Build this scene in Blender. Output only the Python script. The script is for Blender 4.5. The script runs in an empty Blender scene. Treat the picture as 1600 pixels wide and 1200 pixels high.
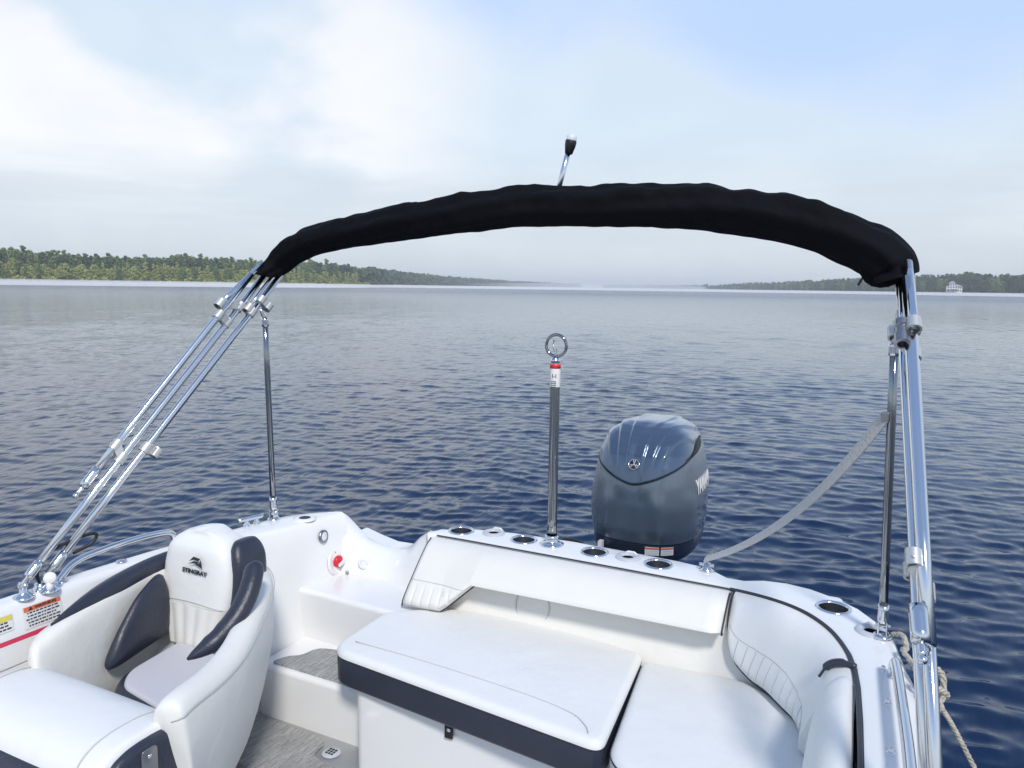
import bpy, bmesh, math, random
import numpy as np
from mathutils import Vector, Matrix
R = math.radians
random.seed(7); rng = np.random.default_rng(11)
S = bpy.context.scene
COL = S.collection

# ---------------------------------------------------------------- camera, sky, sun, exposure
YAW, PITCH, ROLL, ZC = R(26.5), R(7.2), R(0.79), 1.85
f0 = Vector((-math.sin(YAW)*math.cos(PITCH), math.cos(YAW)*math.cos(PITCH), -math.sin(PITCH)))
r0 = Vector((math.cos(YAW), math.sin(YAW), 0)); u0 = r0.cross(f0)
rr = math.cos(ROLL)*r0 + math.sin(ROLL)*u0; uu = -math.sin(ROLL)*r0 + math.cos(ROLL)*u0
cam = bpy.data.objects.new('camera', bpy.data.cameras.new('camera')); COL.objects.link(cam)
cam.matrix_world = Matrix(((rr.x, uu.x, -f0.x, 0), (rr.y, uu.y, -f0.y, 0), (rr.z, uu.z, -f0.z, ZC), (0, 0, 0, 1)))
cam.data.sensor_width = 36; cam.data.lens = 27.0; cam.data.clip_start = 0.05; cam.data.clip_end = 30000
S.camera = cam
S.view_settings.view_transform = 'Standard'; S.view_settings.look = 'None'
S.view_settings.exposure = 0.27; S.view_settings.gamma = 1.0

SUN_EL, SUN_AZ = R(46), R(142)          # azimuth from +Y towards +X
W = bpy.data.worlds.new('World'); S.world = W; W.use_nodes = True
nt = W.node_tree; N = nt.nodes; L = nt.links; N.clear()
def nd(t, **k):
    n = N.new(t)
    for a, b in k.items(): setattr(n, a, b)
    return n
out = nd('ShaderNodeOutputWorld'); bg = nd('ShaderNodeBackground'); L.new(bg.outputs[0], out.inputs[0])
sky = nd('ShaderNodeTexSky', sky_type='NISHITA', sun_disc=False); sky.sun_elevation = SUN_EL; sky.sun_rotation = SUN_AZ
bg.inputs['Strength'].default_value = 0.10
tc = nd('ShaderNodeTexCoord'); sep = nd('ShaderNodeSeparateXYZ'); L.new(tc.outputs['Generated'], sep.inputs[0])
def math_(op, a, b=None, clamp=False):
    n = nd('ShaderNodeMath', operation=op, use_clamp=clamp)
    for i, v in enumerate((a, b)):
        if v is None: continue
        if isinstance(v, (int, float)): n.inputs[i].default_value = v
        else: L.new(v, n.inputs[i])
    return n.outputs[0]
def ramp(v, stops, interp='EASE'):
    n = nd('ShaderNodeValToRGB'); n.color_ramp.interpolation = interp; L.new(v, n.inputs[0])
    e = n.color_ramp.elements
    while len(e) < len(stops): e.new(0.5)
    for i, (p, c) in enumerate(stops):
        e[i].position = p; e[i].color = (*c, 1) if len(c) == 3 else (c[0],)*3+(1,)
    return n.outputs[0]
def mixc(f, a, b, mode='MIX'):
    n = nd('ShaderNodeMix', data_type='RGBA', blend_type=mode)
    if isinstance(f, (int, float)): n.inputs[0].default_value = f
    else: L.new(f, n.inputs[0])
    for i, v in ((6, a), (7, b)):
        if isinstance(v, tuple): n.inputs[i].default_value = (*v, 1)
        else: L.new(v, n.inputs[i])
    return n.outputs[2]
# cloud deck: direction projected on a plane, so clouds flatten towards the horizon
zz = math_('ADD', math_('MAXIMUM', sep.outputs[2], 0.0), 0.42)
comb = nd('ShaderNodeCombineXYZ'); L.new(math_('DIVIDE', sep.outputs[0], zz), comb.inputs[0]); L.new(math_('DIVIDE', sep.outputs[1], zz), comb.inputs[1])
n1 = nd('ShaderNodeTexNoise'); n1.inputs['Scale'].default_value = 1.35; n1.inputs['Detail'].default_value = 8; n1.inputs['Roughness'].default_value = 0.5
mp = nd('ShaderNodeMapping'); mp.inputs['Location'].default_value = (3.1, 0.4, 0); L.new(comb.outputs[0], mp.inputs[0]); L.new(mp.outputs[0], n1.inputs[0])
n2 = nd('ShaderNodeTexNoise'); n2.inputs['Scale'].default_value = 2.9; n2.inputs['Detail'].default_value = 7; n2.inputs['Roughness'].default_value = 0.55; n2.inputs['Distortion'].default_value = 0.4
L.new(comb.outputs[0], n2.inputs[0])
# a big soft bright bank towards the aft-starboard quarter
def dirdot(az, el):
    v = nd('ShaderNodeVectorMath', operation='DOT_PRODUCT'); L.new(tc.outputs['Generated'], v.inputs[0])
    v.inputs[1].default_value = (math.sin(az)*math.cos(el), math.cos(az)*math.cos(el), math.sin(el)); return v.outputs['Value']
bank = ramp(dirdot(R(-52), R(12)), [(0.90, (0, 0, 0)), (0.975, (1, 1, 1))])
elev = sep.outputs[2]
edge = math_('ADD', math_('MULTIPLY', math_('SUBTRACT', n2.outputs[0], 0.5), 0.22), elev)
# blue opening grows with height above about 14 degrees, lower at the right-hand side
right = ramp(dirdot(R(2), R(22)), [(0.93, (0, 0, 0)), (1.0, (1, 1, 1))])
edge = math_('ADD', edge, math_('MULTIPLY', right, 0.125))
edge = math_('SUBTRACT', edge, math_('MULTIPLY', bank, 0.045))
edge = math_('ADD', edge, math_('MULTIPLY', ramp(dirdot(R(-48), R(27)), [(0.975, (0, 0, 0)), (1.0, (1, 1, 1))]), 0.09))
blue_f = ramp(edge, [(0.245, (0, 0, 0)), (0.41, (1, 1, 1))])
low = ramp(elev, [(0.0, (6.0, 6.6, 7.2)), (0.09, (6.6, 7.25, 7.85)), (0.2, (6.5, 7.5, 8.4)), (0.5, (6.6, 7.4, 8.4))])
bank = math_('MULTIPLY', bank, ramp(elev, [(0.07, (0, 0, 0)), (0.17, (1, 1, 1))]))
cl = mixc(math_('MULTIPLY', bank, ramp(n1.outputs[0], [(0.40, (0, 0, 0)), (0.51, (1, 1, 1))])), low, (9.0, 9.0, 9.2))
shade = ramp(n2.outputs[0], [(0.34, (0.95, 0.96, 0.975)), (0.66, (1.03, 1.025, 1.02))])
cl = mixc(1.0, cl, shade, 'MULTIPLY')
mb_ = nd('ShaderNodeMapping'); mb_.inputs['Scale'].default_value = (2.2, 2.2, 20); L.new(tc.outputs['Generated'], mb_.inputs[0])
n3 = nd('ShaderNodeTexNoise'); n3.inputs['Scale'].default_value = 1.6; n3.inputs['Detail'].default_value = 6; n3.inputs['Distortion'].default_value = .3; L.new(mb_.outputs[0], n3.inputs[0])
bandf = math_('MULTIPLY', ramp(n3.outputs[0], [(0.40, (0, 0, 0)), (0.62, (1, 1, 1))]), ramp(elev, [(0.02, (.45,)*3), (0.08, (1, 1, 1)), (0.20, (0, 0, 0))]))
cl = mixc(math_('MULTIPLY', bandf, .5), cl, (5.7, 6.2, 6.8))
blue = mixc(ramp(elev, [(0.3, (0.0,)*3), (0.75, (0.8,)*3)]), (4.8, 6.35, 9.2), (1.7, 2.8, 5.2))
skc = mixc(blue_f, cl, blue)
fin = mixc(0.88, sky.outputs[0], skc)
L.new(fin, bg.inputs[0])

sl = bpy.data.lights.new('sun', 'SUN'); sl.energy = 2.4; sl.angle = R(9); sl.color = (1.0, 0.95, 0.88)
so = bpy.data.objects.new('sun', sl); COL.objects.link(so)
sd = Vector((math.sin(SUN_AZ)*math.cos(SUN_EL), math.cos(SUN_AZ)*math.cos(SUN_EL), math.sin(SUN_EL)))
so.rotation_euler = sd.to_track_quat('Z', 'Y').to_euler(); so.location = (0, 0, 30)

# ---------------------------------------------------------------- materials
def mat(name, col, rough=0.5, metal=0.0, coat=0.0, spec=0.5, bump=None, var=None, emit=None, coatr=0.05, stretch=None, trans=0):
    m = bpy.data.materials.new(name); m.use_nodes = True; t = m.node_tree; b = t.nodes['Principled BSDF']
    b.inputs['Base Color'].default_value = (*col, 1); b.inputs['Roughness'].default_value = rough; b.inputs['Metallic'].default_value = metal
    b.inputs['Coat Weight'].default_value = coat; b.inputs['Coat Roughness'].default_value = coatr
    b.inputs['Specular IOR Level'].default_value = spec; b.inputs['Transmission Weight'].default_value = trans
    if bump or var:
        c = t.nodes.new('ShaderNodeTexCoord'); mp = t.nodes.new('ShaderNodeMapping'); t.links.new(c.outputs['Object'], mp.inputs[0])
        if stretch: mp.inputs['Scale'].default_value = stretch
    if var:
        sc, amt, c2 = var
        n = t.nodes.new('ShaderNodeTexNoise'); n.inputs['Scale'].default_value = sc; n.inputs['Detail'].default_value = 5; t.links.new(mp.outputs[0], n.inputs[0])
        r = t.nodes.new('ShaderNodeValToRGB'); r.color_ramp.elements[0].position = 0.5-amt; r.color_ramp.elements[1].position = 0.5+amt
        r.color_ramp.elements[0].color = (*c2, 1); r.color_ramp.elements[1].color = (*col, 1)
        t.links.new(n.outputs[0], r.inputs[0]); t.links.new(r.outputs[0], b.inputs['Base Color'])
    if bump:
        sc, st = bump
        n = t.nodes.new('ShaderNodeTexNoise'); n.inputs['Scale'].default_value = sc; n.inputs['Detail'].default_value = 4; t.links.new(mp.outputs[0], n.inputs[0])
        bm = t.nodes.new('ShaderNodeBump'); bm.inputs['Strength'].default_value = st; bm.inputs['Distance'].default_value = 0.01
        t.links.new(n.outputs[0], bm.inputs['Height']); t.links.new(bm.outputs[0], b.inputs['Normal'])
        if 'vinyl' in name:
            v = t.nodes.new('ShaderNodeTexVoronoi'); v.inputs['Scale'].default_value = 420; t.links.new(mp.outputs[0], v.inputs[0])
            b2 = t.nodes.new('ShaderNodeBump'); b2.inputs['Strength'].default_value = .25; b2.inputs['Distance'].default_value = .0008
            t.links.new(v.outputs[0], b2.inputs['Height']); t.links.new(bm.outputs[0], b2.inputs['Normal']); t.links.new(b2.outputs[0], b.inputs['Normal'])
    return m
GEL = mat('gelcoat', (0.81, 0.81, 0.80), 0.22, coat=0.4, bump=(6, 0.02), var=(3, 0.3, (0.785, 0.785, 0.78)))
VIN = mat('white_vinyl', (0.79, 0.79, 0.77), 0.50, bump=(8, 0.55), var=(5, 0.3, (0.75, 0.755, 0.74)))
CRM = mat('cream_vinyl', (0.77, 0.755, 0.71), 0.52, bump=(8, 0.55), var=(5, 0.3, (0.73, 0.72, 0.68)))
LIL = mat('pale_grey_vinyl', (0.56, 0.555, 0.59), 0.5, bump=(60, 0.1))
NAV = mat('navy_vinyl', (0.028, 0.034, 0.055), 0.38, bump=(90, 0.15), var=(12, 0.3, (0.022, 0.027, 0.045)))
WELT = mat('dark_welt', (0.03, 0.035, 0.045), 0.5)
SEAM = mat('seam_thread', (0.50, 0.50, 0.49), 0.7)
SS = mat('polished_steel', (0.72, 0.73, 0.75), 0.13, metal=1.0, bump=(14, 0.03))
SSD = mat('brushed_steel', (0.36, 0.36, 0.37), 0.33, metal=1.0, bump=(40, 0.05))
ALU = mat('satin_clamp', (0.62, 0.62, 0.60), 0.42, metal=0.65)
BLK = mat('black_plastic', (0.012, 0.012, 0.013), 0.45)
CAN = mat('black_canvas', (0.0035, 0.004, 0.006), 0.8, bump=(22, 0.7), spec=0.12)
WPL = mat('white_plastic', (0.78, 0.78, 0.78), 0.35)
GPL = mat('grey_plastic', (0.50, 0.52, 0.56), 0.35)
RED = mat('red_plastic', (0.62, 0.02, 0.035), 0.35)
ORG = mat('orange_print', (0.72, 0.16, 0.07), 0.5)
PNK = mat('red_print', (0.62, 0.04, 0.10), 0.5)
YEL = mat('yellow_print', (0.72, 0.62, 0.10), 0.5)
INK = mat('black_ink', (0.03, 0.03, 0.035), 0.6)
LAB = mat('label_paper', (0.76, 0.76, 0.75), 0.5)
LENS = mat('clear_lens', (0.72, 0.76, 0.80), 0.12, coat=1.0)
ROPE = mat('cotton_rope', (0.62, 0.58, 0.50), 0.85, bump=(160, 1.0), stretch=(1, 1, 1), var=(60, 0.2, (0.45, 0.42, 0.36)))
COWL = mat('metallic_grey_paint', (0.125, 0.16, 0.205), 0.20, metal=0.5, coat=1.0, bump=(3, 0.02))
COWT = mat('metallic_blue_grey_paint', (0.08, 0.12, 0.185), 0.22, metal=0.6, coat=1.0)
NVP = mat('dark_navy_plastic', (0.018, 0.026, 0.05), 0.35, coat=0.3)
SSP = mat('steel_dark_reflection', (0.30, 0.31, 0.32), 0.10, metal=1.0)  # polished steel, dark reflections of its surroundings put into the base colour
CHR = mat('chrome_badge', (0.80, 0.81, 0.84), 0.15, metal=1.0)
def weave(name):
    m = bpy.data.materials.new(name); m.use_nodes = True; t = m.node_tree; b = t.nodes['Principled BSDF']; b.inputs['Roughness'].default_value = 0.85
    c = t.nodes.new('ShaderNodeTexCoord')
    def nz(scale, det):
        mp = t.nodes.new('ShaderNodeMapping'); mp.inputs['Scale'].default_value = scale; t.links.new(c.outputs['Object'], mp.inputs[0])
        n = t.nodes.new('ShaderNodeTexNoise'); n.inputs['Scale'].default_value = 1; n.inputs['Detail'].default_value = det; t.links.new(mp.outputs[0], n.inputs[0]); return n.outputs[0]
    a = nz((430, 16, 1), 3); d = nz((60, 420, 1), 2)
    mx = t.nodes.new('ShaderNodeMath'); mx.operation = 'ADD'; t.links.new(a, mx.inputs[0]); 
    m2 = t.nodes.new('ShaderNodeMath'); m2.operation = 'MULTIPLY'; m2.inputs[1].default_value = 0.45; t.links.new(d, m2.inputs[0]); t.links.new(m2.outputs[0], mx.inputs[1])
    r = t.nodes.new('ShaderNodeValToRGB'); r.color_ramp.elements[0].position = 0.56; r.color_ramp.elements[1].position = 0.90
    r.color_ramp.elements[0].color = (0.19, 0.19, 0.185, 1); r.color_ramp.elements[1].color = (0.47, 0.47, 0.455, 1)
    t.links.new(mx.outputs[0], r.inputs[0]); t.links.new(r.outputs[0], b.inputs['Base Color'])
    bm = t.nodes.new('ShaderNodeBump'); bm.inputs['Strength'].default_value = 0.4; bm.inputs['Distance'].default_value = 0.003
    t.links.new(mx.outputs[0], bm.inputs['Height']); t.links.new(bm.outputs[0], b.inputs['Normal']); return m
MAT_ = weave('woven_flooring')

# ---------------------------------------------------------------- mesh helpers
class MB:
    def __init__(s): s.v = []; s.f = []
    def add(s, vs, fs):
        o = len(s.v); s.v += [tuple(v) for v in vs]; s.f += [tuple(i+o for i in f) for f in fs]; return s
    def box(s, a, b):
        x0, y0, z0 = a; x1, y1, z1 = b
        return s.add([(x0,y0,z0),(x1,y0,z0),(x1,y1,z0),(x0,y1,z0),(x0,y0,z1),(x1,y0,z1),(x1,y1,z1),(x0,y1,z1)],
                     [(0,3,2,1),(4,5,6,7),(0,1,5,4),(1,2,6,5),(2,3,7,6),(3,0,4,7)])
    def loft(s, secs, closed=True, caps=True, loop=False):
        n = len(secs[0]); vs = [p for q in secs for p in q]; fs = []
        m = len(secs)
        for i in range(m if loop else m-1):
            k = (i+1) % m
            for j in range(n if closed else n-1):
                l = (j+1) % n
                fs.append((i*n+j, i*n+l, k*n+l, k*n+j))
        if caps and closed and not loop:
            fs.append(tuple(range(n))[::-1]); fs.append(tuple((m-1)*n+j for j in range(n)))
        return s.add(vs, fs)
    def tube(s, path, r, n=16, loop=False, flat=1.0, caps=True):
        P_ = [Vector(p) for p in path]; m = len(P_); secs = []
        up = None
        for i, p in enumerate(P_):
            a = P_[(i-1) % m] if (i > 0 or loop) else p; b = P_[(i+1) % m] if (i < m-1 or loop) else p
            t = (b-a).normalized()
            if up is None: up = Vector((0, 0, 1)) if abs(t.z) < 0.9 else Vector((1, 0, 0))
            x = t.cross(up).normalized(); y = x.cross(t).normalized(); up = y
            ri = r[i] if isinstance(r, (list, tuple, np.ndarray)) else r
            secs.append([p + (x*math.cos(2*math.pi*k/n)*flat + y*math.sin(2*math.pi*k/n))*ri for k in range(n)])
        return s.loft(secs, True, caps, loop)
    def lathe(s, prof, o, ax=(0, 0, 1), n=32, cap=False):
        ax = Vector(ax).normalized(); h = Vector((1, 0, 0)) if abs(ax.x) < 0.8 else Vector((0, 1, 0))
        x = (h - ax*h.dot(ax)).normalized(); y = ax.cross(x); o = Vector(o)
        secs = [[o + ax*z + (x*math.cos(2*math.pi*k/n)+y*math.sin(2*math.pi*k/n))*max(r, 1e-5) for k in range(n)] for r, z in prof]
        return s.loft(secs, True, cap, False)
def norm_fix(me):
    bm = bmesh.new(); bm.from_mesh(me); bmesh.ops.remove_doubles(bm, verts=bm.verts, dist=1e-6)
    bmesh.ops.recalc_face_normals(bm, faces=bm.faces); bm.to_mesh(me); bm.free()
def obj(name, mb, m, parent=None, smooth=True, sub=0, angle=None, label=None, fix=True, solid=None, bevel=None):
    me = bpy.data.meshes.new(name); me.from_pydata(mb.v, [], mb.f); me.update()
    if fix: norm_fix(me)
    me.materials.append(m)
    if smooth: me.shade_smooth()
    o = bpy.data.objects.new(name, me); COL.objects.link(o)
    if parent: o.parent = parent; o.matrix_parent_inverse = parent.matrix_world.inverted()
    if solid: md = o.modifiers.new('s', 'SOLIDIFY'); md.thickness = solid; md.offset = -1
    if bevel: md = o.modifiers.new('b', 'BEVEL'); md.width = bevel; md.segments = 3; md.limit_method = 'ANGLE'; md.angle_limit = R(35)
    if sub: md = o.modifiers.new('u', 'SUBSURF'); md.levels = sub; md.render_levels = sub
    if angle is not None and smooth: me.set_sharp_from_angle(angle=R(angle))
    if label: o['label'] = label
    return o
def tag(o, label=None, cat=None, group=None, kind=None):
    if label: o['label'] = label
    if cat: o['category'] = cat
    if group: o['group'] = group
    if kind: o['kind'] = kind
    return o
def empty(name, loc, *a, **k):
    o = bpy.data.objects.new(name, None); COL.objects.link(o); o.location = loc; o.empty_display_size = 0.2
    o.matrix_world = Matrix.Translation(loc); return tag(o, *a, **k)
def smooth_path(pts, n=60, loop=False):
    p = np.array(pts, float); k = len(p)
    if loop: p = np.vstack([p[-1], p, p[0], p[1]])
    else: p = np.vstack([2*p[0]-p[1], p, 2*p[-1]-p[-2]])
    segs = k if loop else k-1; res = []
    for t in np.linspace(0, segs, n, endpoint=not loop):
        i = min(int(t), segs-1); u = t-i; a, b, c, d = p[i], p[i+1], p[i+2], p[i+3]
        res.append(0.5*((2*b)+(-a+c)*u+(2*a-5*b+4*c-d)*u*u+(-a+3*b-3*c+d)*u**3))
    return [tuple(q) for q in res]
def lin(x, xs, ys): return float(np.interp(x, xs, ys))
def smst(x, a, b):
    t = min(1, max(0, (x-a)/(b-a))); return t*t*(3-2*t)
def inset(poly, d):
    n = len(poly); P_ = [Vector((p[0], p[1])) for p in poly]
    ar = sum(P_[i].x*P_[(i+1) % n].y-P_[(i+1) % n].x*P_[i].y for i in range(n)); sg = 1 if ar > 0 else -1; res = []
    for i in range(n):
        e = (P_[(i+1) % n]-P_[(i-1) % n]).normalized(); res.append(P_[i]+Vector((-e.y, e.x))*d*sg)
    return res
def round_poly(pts, r=0.05, seg=6):
    """rounded corners of a polygon; r scalar or per-corner"""
    n = len(pts); res = []
    for i in range(n):
        a, b, c = (Vector(pts[(i-1) % n][:2]), Vector(pts[i][:2]), Vector(pts[(i+1) % n][:2])); ri = r[i] if isinstance(r, (list, tuple)) else r
        d1 = (a-b); d2 = (c-b); ri = min(ri, d1.length*0.45, d2.length*0.45); p = b+d1.normalized()*ri; q = b+d2.normalized()*ri
        for k in range(seg+1):
            t = k/seg; res.append(p*(1-t)**2+b*2*t*(1-t)+q*t*t)
    return res
def densify(poly, step=0.03):
    res = []; n = len(poly)
    for i in range(n):
        a = Vector(poly[i]); b = Vector(poly[(i+1) % n]); m = max(1, int((b-a).length/step))
        for k in range(m): res.append(a.lerp(b, k/m))
    return res
def pad(mb, poly, z0, z1, bev=0.02, seg=5, bot=True, crown=0.0, zf=None, fan=False):
    """a cushion-like slab with rounded top (and bottom) edges over a plan outline"""
    secs = []; zf = zf or (lambda x, y: 0.0)
    prof = []
    if bot:
        for k in range(seg): a = math.pi/2*k/seg; prof.append((bev*0.7*(1-math.sin(a)), z0+bev*0.7*(1-math.cos(a))))
    else: prof.append((0, z0))
    for k in range(seg+1): a = math.pi/2*k/seg; prof.append((bev*(1-math.cos(a)), z1-bev*(1-math.sin(a))))
    for d, z in prof:
        q = inset(poly, d); secs.append([(p.x, p.y, z+zf(p.x, p.y)) for p in q])
    last = secs[-1]; cx = sum(p[0] for p in last)/len(last); cy = sum(p[1] for p in last)/len(last)
    if crown or fan:
        for k in (.93, .84, .7, .5, .25, .02): secs.append([(cx+(p[0]-cx)*k, cy+(p[1]-cy)*k, p[2]+crown*(1-k*k)) for p in last])
    return mb.loft(secs)
def cut(o, cutters):
    """carve real holes, keep the carved mesh, drop the cutting meshes"""
    tmp = []
    for c in cutters:
        me = bpy.data.meshes.new('tmp'); me.from_pydata(c.v, [], c.f); norm_fix(me); t = bpy.data.objects.new('tmp', me); COL.objects.link(t); tmp.append(t)
        md = o.modifiers.new('cut', 'BOOLEAN'); md.operation = 'DIFFERENCE'; md.object = t; md.solver = 'EXACT'
    bpy.context.view_layer.update(); dg = bpy.context.evaluated_depsgraph_get()
    me = bpy.data.meshes.new_from_object(o.evaluated_get(dg)); o.modifiers.clear(); o.data = me
    for t in tmp: bpy.data.objects.remove(t)
    me.shade_smooth(); me.set_sharp_from_angle(angle=R(32))
def text(name, s, o, xd, yd, h, m, parent=None, ext=0.0006, sx=1.0, shear=0.0, bold=0.0):
    cu = bpy.data.curves.new(name, 'FONT'); cu.body = s; cu.size = h*1.38; cu.extrude = ext; cu.align_x = 'CENTER'; cu.align_y = 'CENTER'; cu.shear = shear; cu.offset = bold; cu.resolution_u = 4
    t = bpy.data.objects.new(name, cu); COL.objects.link(t); bpy.context.view_layer.update()
    me = bpy.data.meshes.new_from_object(t.evaluated_get(bpy.context.evaluated_depsgraph_get())); bpy.data.objects.remove(t)
    xd = Vector(xd).normalized(); yd = Vector(yd); yd = (yd-xd*yd.dot(xd)).normalized(); zd = xd.cross(yd)
    M = Matrix(((xd.x, yd.x, zd.x, o[0]), (xd.y, yd.y, zd.y, o[1]), (xd.z, yd.z, zd.z, o[2]), (0, 0, 0, 1))) @ Matrix.Diagonal((sx, 1, 1, 1))
    me.transform(M); me.materials.clear(); me.materials.append(m)
    ob = bpy.data.objects.new(name, me); COL.objects.link(ob)
    if parent: ob.parent = parent; ob.matrix_parent_inverse = parent.matrix_world.inverted()
    return ob
CX = -1.14      # boat centreline

# ================================================================ THE BOAT
boat = empty('motor_boat', (CX, 0, 0), 'white open deck boat with steel rails, cushioned stern bench and grey woven floor', 'boat')
# hull outer shell
hy = [2.80, 2.6, 2.4, 2.2, 1.74, 1.0, 0, -1, -2, -2.8, -3.3, -3.6]
hw = [0.98, 1.07, 1.19, 1.235, 1.285, 1.30, 1.31, 1.29, 1.12, 0.75, 0.40, 0.06]
secs = []
for y, w in zip(hy, hw):
    zt_ = .58 if y > 2.7 else (.70 if y > 2.5 else .80); w = w-.06 if y > 2.7 else w
    secs.append([(CX+k*w*a, y, z) for k, a, z in ((-1, .0, -.38), (-1, .45, -.30), (-1, .80, -.12), (-1, .93, .15), (-1, .975, .45), (-1, 1.0, min(.70, zt_-.04)), (-1, 1.0, zt_))] +
                [(CX+k*w*a, y, z) for k, a, z in ((1, 1.0, zt_), (1, 1.0, min(.70, zt_-.04)), (1, .975, .45), (1, .93, .15), (1, .80, -.12), (1, .45, -.30))])
h = MB(); n = len(secs[0]); vs = [p for q in secs for p in q]; fs = []
for i in range(len(secs)-1):
    for j in range(n):
        if j == 6: continue            # open top
        l = (j+1) % n; fs.append((i*n+j, i*n+l, (i+1)*n+l, (i+1)*n+j))
h.add(vs, fs)
obj('hull', h, GEL, boat, angle=40)
# rub rails along both sides
for sgn in (-1, 1):
    ys = [2.62, 2.4, 2.2, 1.74, 1.0, 0, -1, -2, -2.8, -3.3, -3.55]; ws = [1.07, 1.19, 1.235, 1.285, 1.30, 1.31, 1.29, 1.12, .75, .40, .10]
    obj('rub_rail', MB().tube(smooth_path([(CX+sgn*(w+0.012), y, 0.755) for y, w in zip(ys, ws)], 60), 0.016, 10), SS, boat)
# transom
tr = MB(); pts = [(-2.20, .60), (-2.14, .74), (-2.04, .716), (-1.956, .70), (-1.864, .703), (-1.80, .735), (-1.74, .79), (-1.66, .80), (-0.6, .80), (-.1, .80), (-.06, .6), (-.16, .1), (-.5, -.28), (-1.14, -.36), (-1.8, -.28), (-2.1, .1)]
tr.loft([[(x, y, z) for x, z in pts] for y in (2.64, 2.80)])
obj('transom', tr, GEL, boat, angle=30, bevel=0.018)
obj('swim_platform', pad(MB(), densify(round_poly([(-2.05, 2.74), (-1.45, 2.74), (-1.45, 3.25), (-2.0, 3.2)], .08)), .30, .36, .02), GEL, boat, angle=40)

# aft counter + port gunwale: one moulding, cup holes carved into it
inn = [(-1.635, 2.535), (-1.60, 2.556), (-1.49, 2.56), (-1.30, 2.56), (-1.08, 2.56), (-.85, 2.56), (-.62, 2.557), (-.50, 2.556), (-.44, 2.554), (-.385, 2.547), (-.317, 2.533), (-.25, 2.508), (-.192, 2.470), (-.145, 2.42), (-.108, 2.365), (-.078, 2.30), (-.052, 2.225), (-.034, 2.14), (-.022, 2.04), (-.010, 1.87), (.0, 1.67), (.004, 1.3), (.006, .6), (.006, -.4), (-.03, -1.3)]
outp = [(-1.655, 2.575), (-1.62, 2.63), (-1.53, 2.695), (-1.34, 2.735), (-1.08, 2.752), (-.85, 2.745), (-.66, 2.735), (-.55, 2.715), (-.475, 2.655), (-.415, 2.655), (-.355, 2.69), (-.28, 2.702), (-.20, 2.686), (-.12, 2.645), (-.045, 2.585), (.02, 2.49), (.062, 2.385), (.085, 2.24), (.115, 2.10), (.142, 1.90), (.156, 1.72), (.165, 1.3), (.172, .6), (.172, -.4), (.14, -1.3)]
secs = []
for (a, b), (c, d) in zip(inn, outp):
    u = Vector((c-a, d-b, 0)); u.normalize(); A = Vector((a, b, 0)); B = Vector((c, d, 0)); z = 0.858
    g = lambda p, k, zz: tuple(p+u*k+Vector((0, 0, zz)))
    secs.append([g(A, .0, .66), g(A, .0, z-.012), g(A, .004, z-.003), g(A, .014, z), g(B, -.030, z), g(B, -.014, z-.004), g(B, -.003, z-.016), g(B, .0, z-.035), g(B, .004, .735), g(B, -.02, .70), g(B, -.05, .66)])
cap = obj('aft_counter', MB().loft(secs), GEL, boat, angle=38)
CUPS = [(-1.535, 2.632), (-1.262, 2.655), (-0.965, 2.655), (-0.715, 2.645), (-.118, 2.535)]
RODS = [(-1.405, 2.67), (-.835, 2.66), (-.005, 2.405)]
cut(cap, [MB().lathe([(0, -.08), (.0445, -.08), (.0445, .05), (0, .05)], (x, y, .858), n=40) for x, y in CUPS] +
         [MB().lathe([(0, -.1), (.0225, -.1), (.0225, .05), (0, .05)], (x, y, .858), n=28) for x, y in RODS])
for x, y in CUPS:
    c = obj('cup_holder', MB().lathe([(.0430, -.001), (.0445, .0035), (.050, .005), (.0535, .003), (.0545, .0005)], (x, y, .858), n=40), SS, boat)
    obj('cup_well', MB().lathe([(.0430, -.001), (.0425, -.02), (.040, -.075), (.036, -.079), (0, -.079)], (x, y, .858), n=40), SSD, c)
for x, y in RODS:
    c = obj('rod_holder', MB().lathe([(.0215, .0), (.0235, .006), (.034, .009), (.043, .006), (.047, .0005)], (x, y, .858), n=36), GPL, boat)
    obj('rod_well', MB().lathe([(.0215, .0), (.021, -.07), (0, -.098)], (x, y, .858), n=28), BLK, c)
    obj('rod_cap', MB().tube([(x-.022, y+.030, .862), (x-.01, y+.034, .869), (x+.014, y+.034, .869), (x+.026, y+.028, .863)], .004, 8), WPL, c)
# dark joint between counter and the upholstery
jp = [(a, b-0.006, 0.852) for a, b in inn[1:9]] + [(a-.006*(i/16), b-.004, .852) for i, (a, b) in enumerate(inn[9:24])]
obj('joint_gasket', MB().tube(smooth_path(jp[7:], 90), 0.0065, 8), WELT, boat)
obj('backrest_piping', MB().tube(smooth_path(jp[:9], 50), 0.0028, 8), WELT, boat)
for x, y in [(.03, 2.165), (.042, 1.985), (.052, 1.765), (.055, 1.45)]:
    obj('snap_stud', MB().lathe([(.010, 0), (.010, .002), (.006, .003), (.0045, .006), (.006, .010), (.003, .012), (0, .012)], (x, y, .858), n=16), SS, boat)
obj('gunwale_groove', MB().tube(smooth_path([(.075+.0, 1.95, .8585), (.09, 1.75, .8585), (.098, 1.4, .8585), (.1, .6, .8585)], 20), 0.0012, 6), SEAM, boat)
# port grab rail
gr = smooth_path([(.052, 2.135, .862), (.053, 2.128, .893), (.058, 2.09, .905), (.072, 1.87, .908), (.085, 1.61, .908), (.092, 1.2, .908), (.095, .9, .905), (.095, .88, .862)], 70)
g = obj('grab_rail', MB().tube(gr, .0125, 14, flat=1.25), SS, boat)

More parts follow.
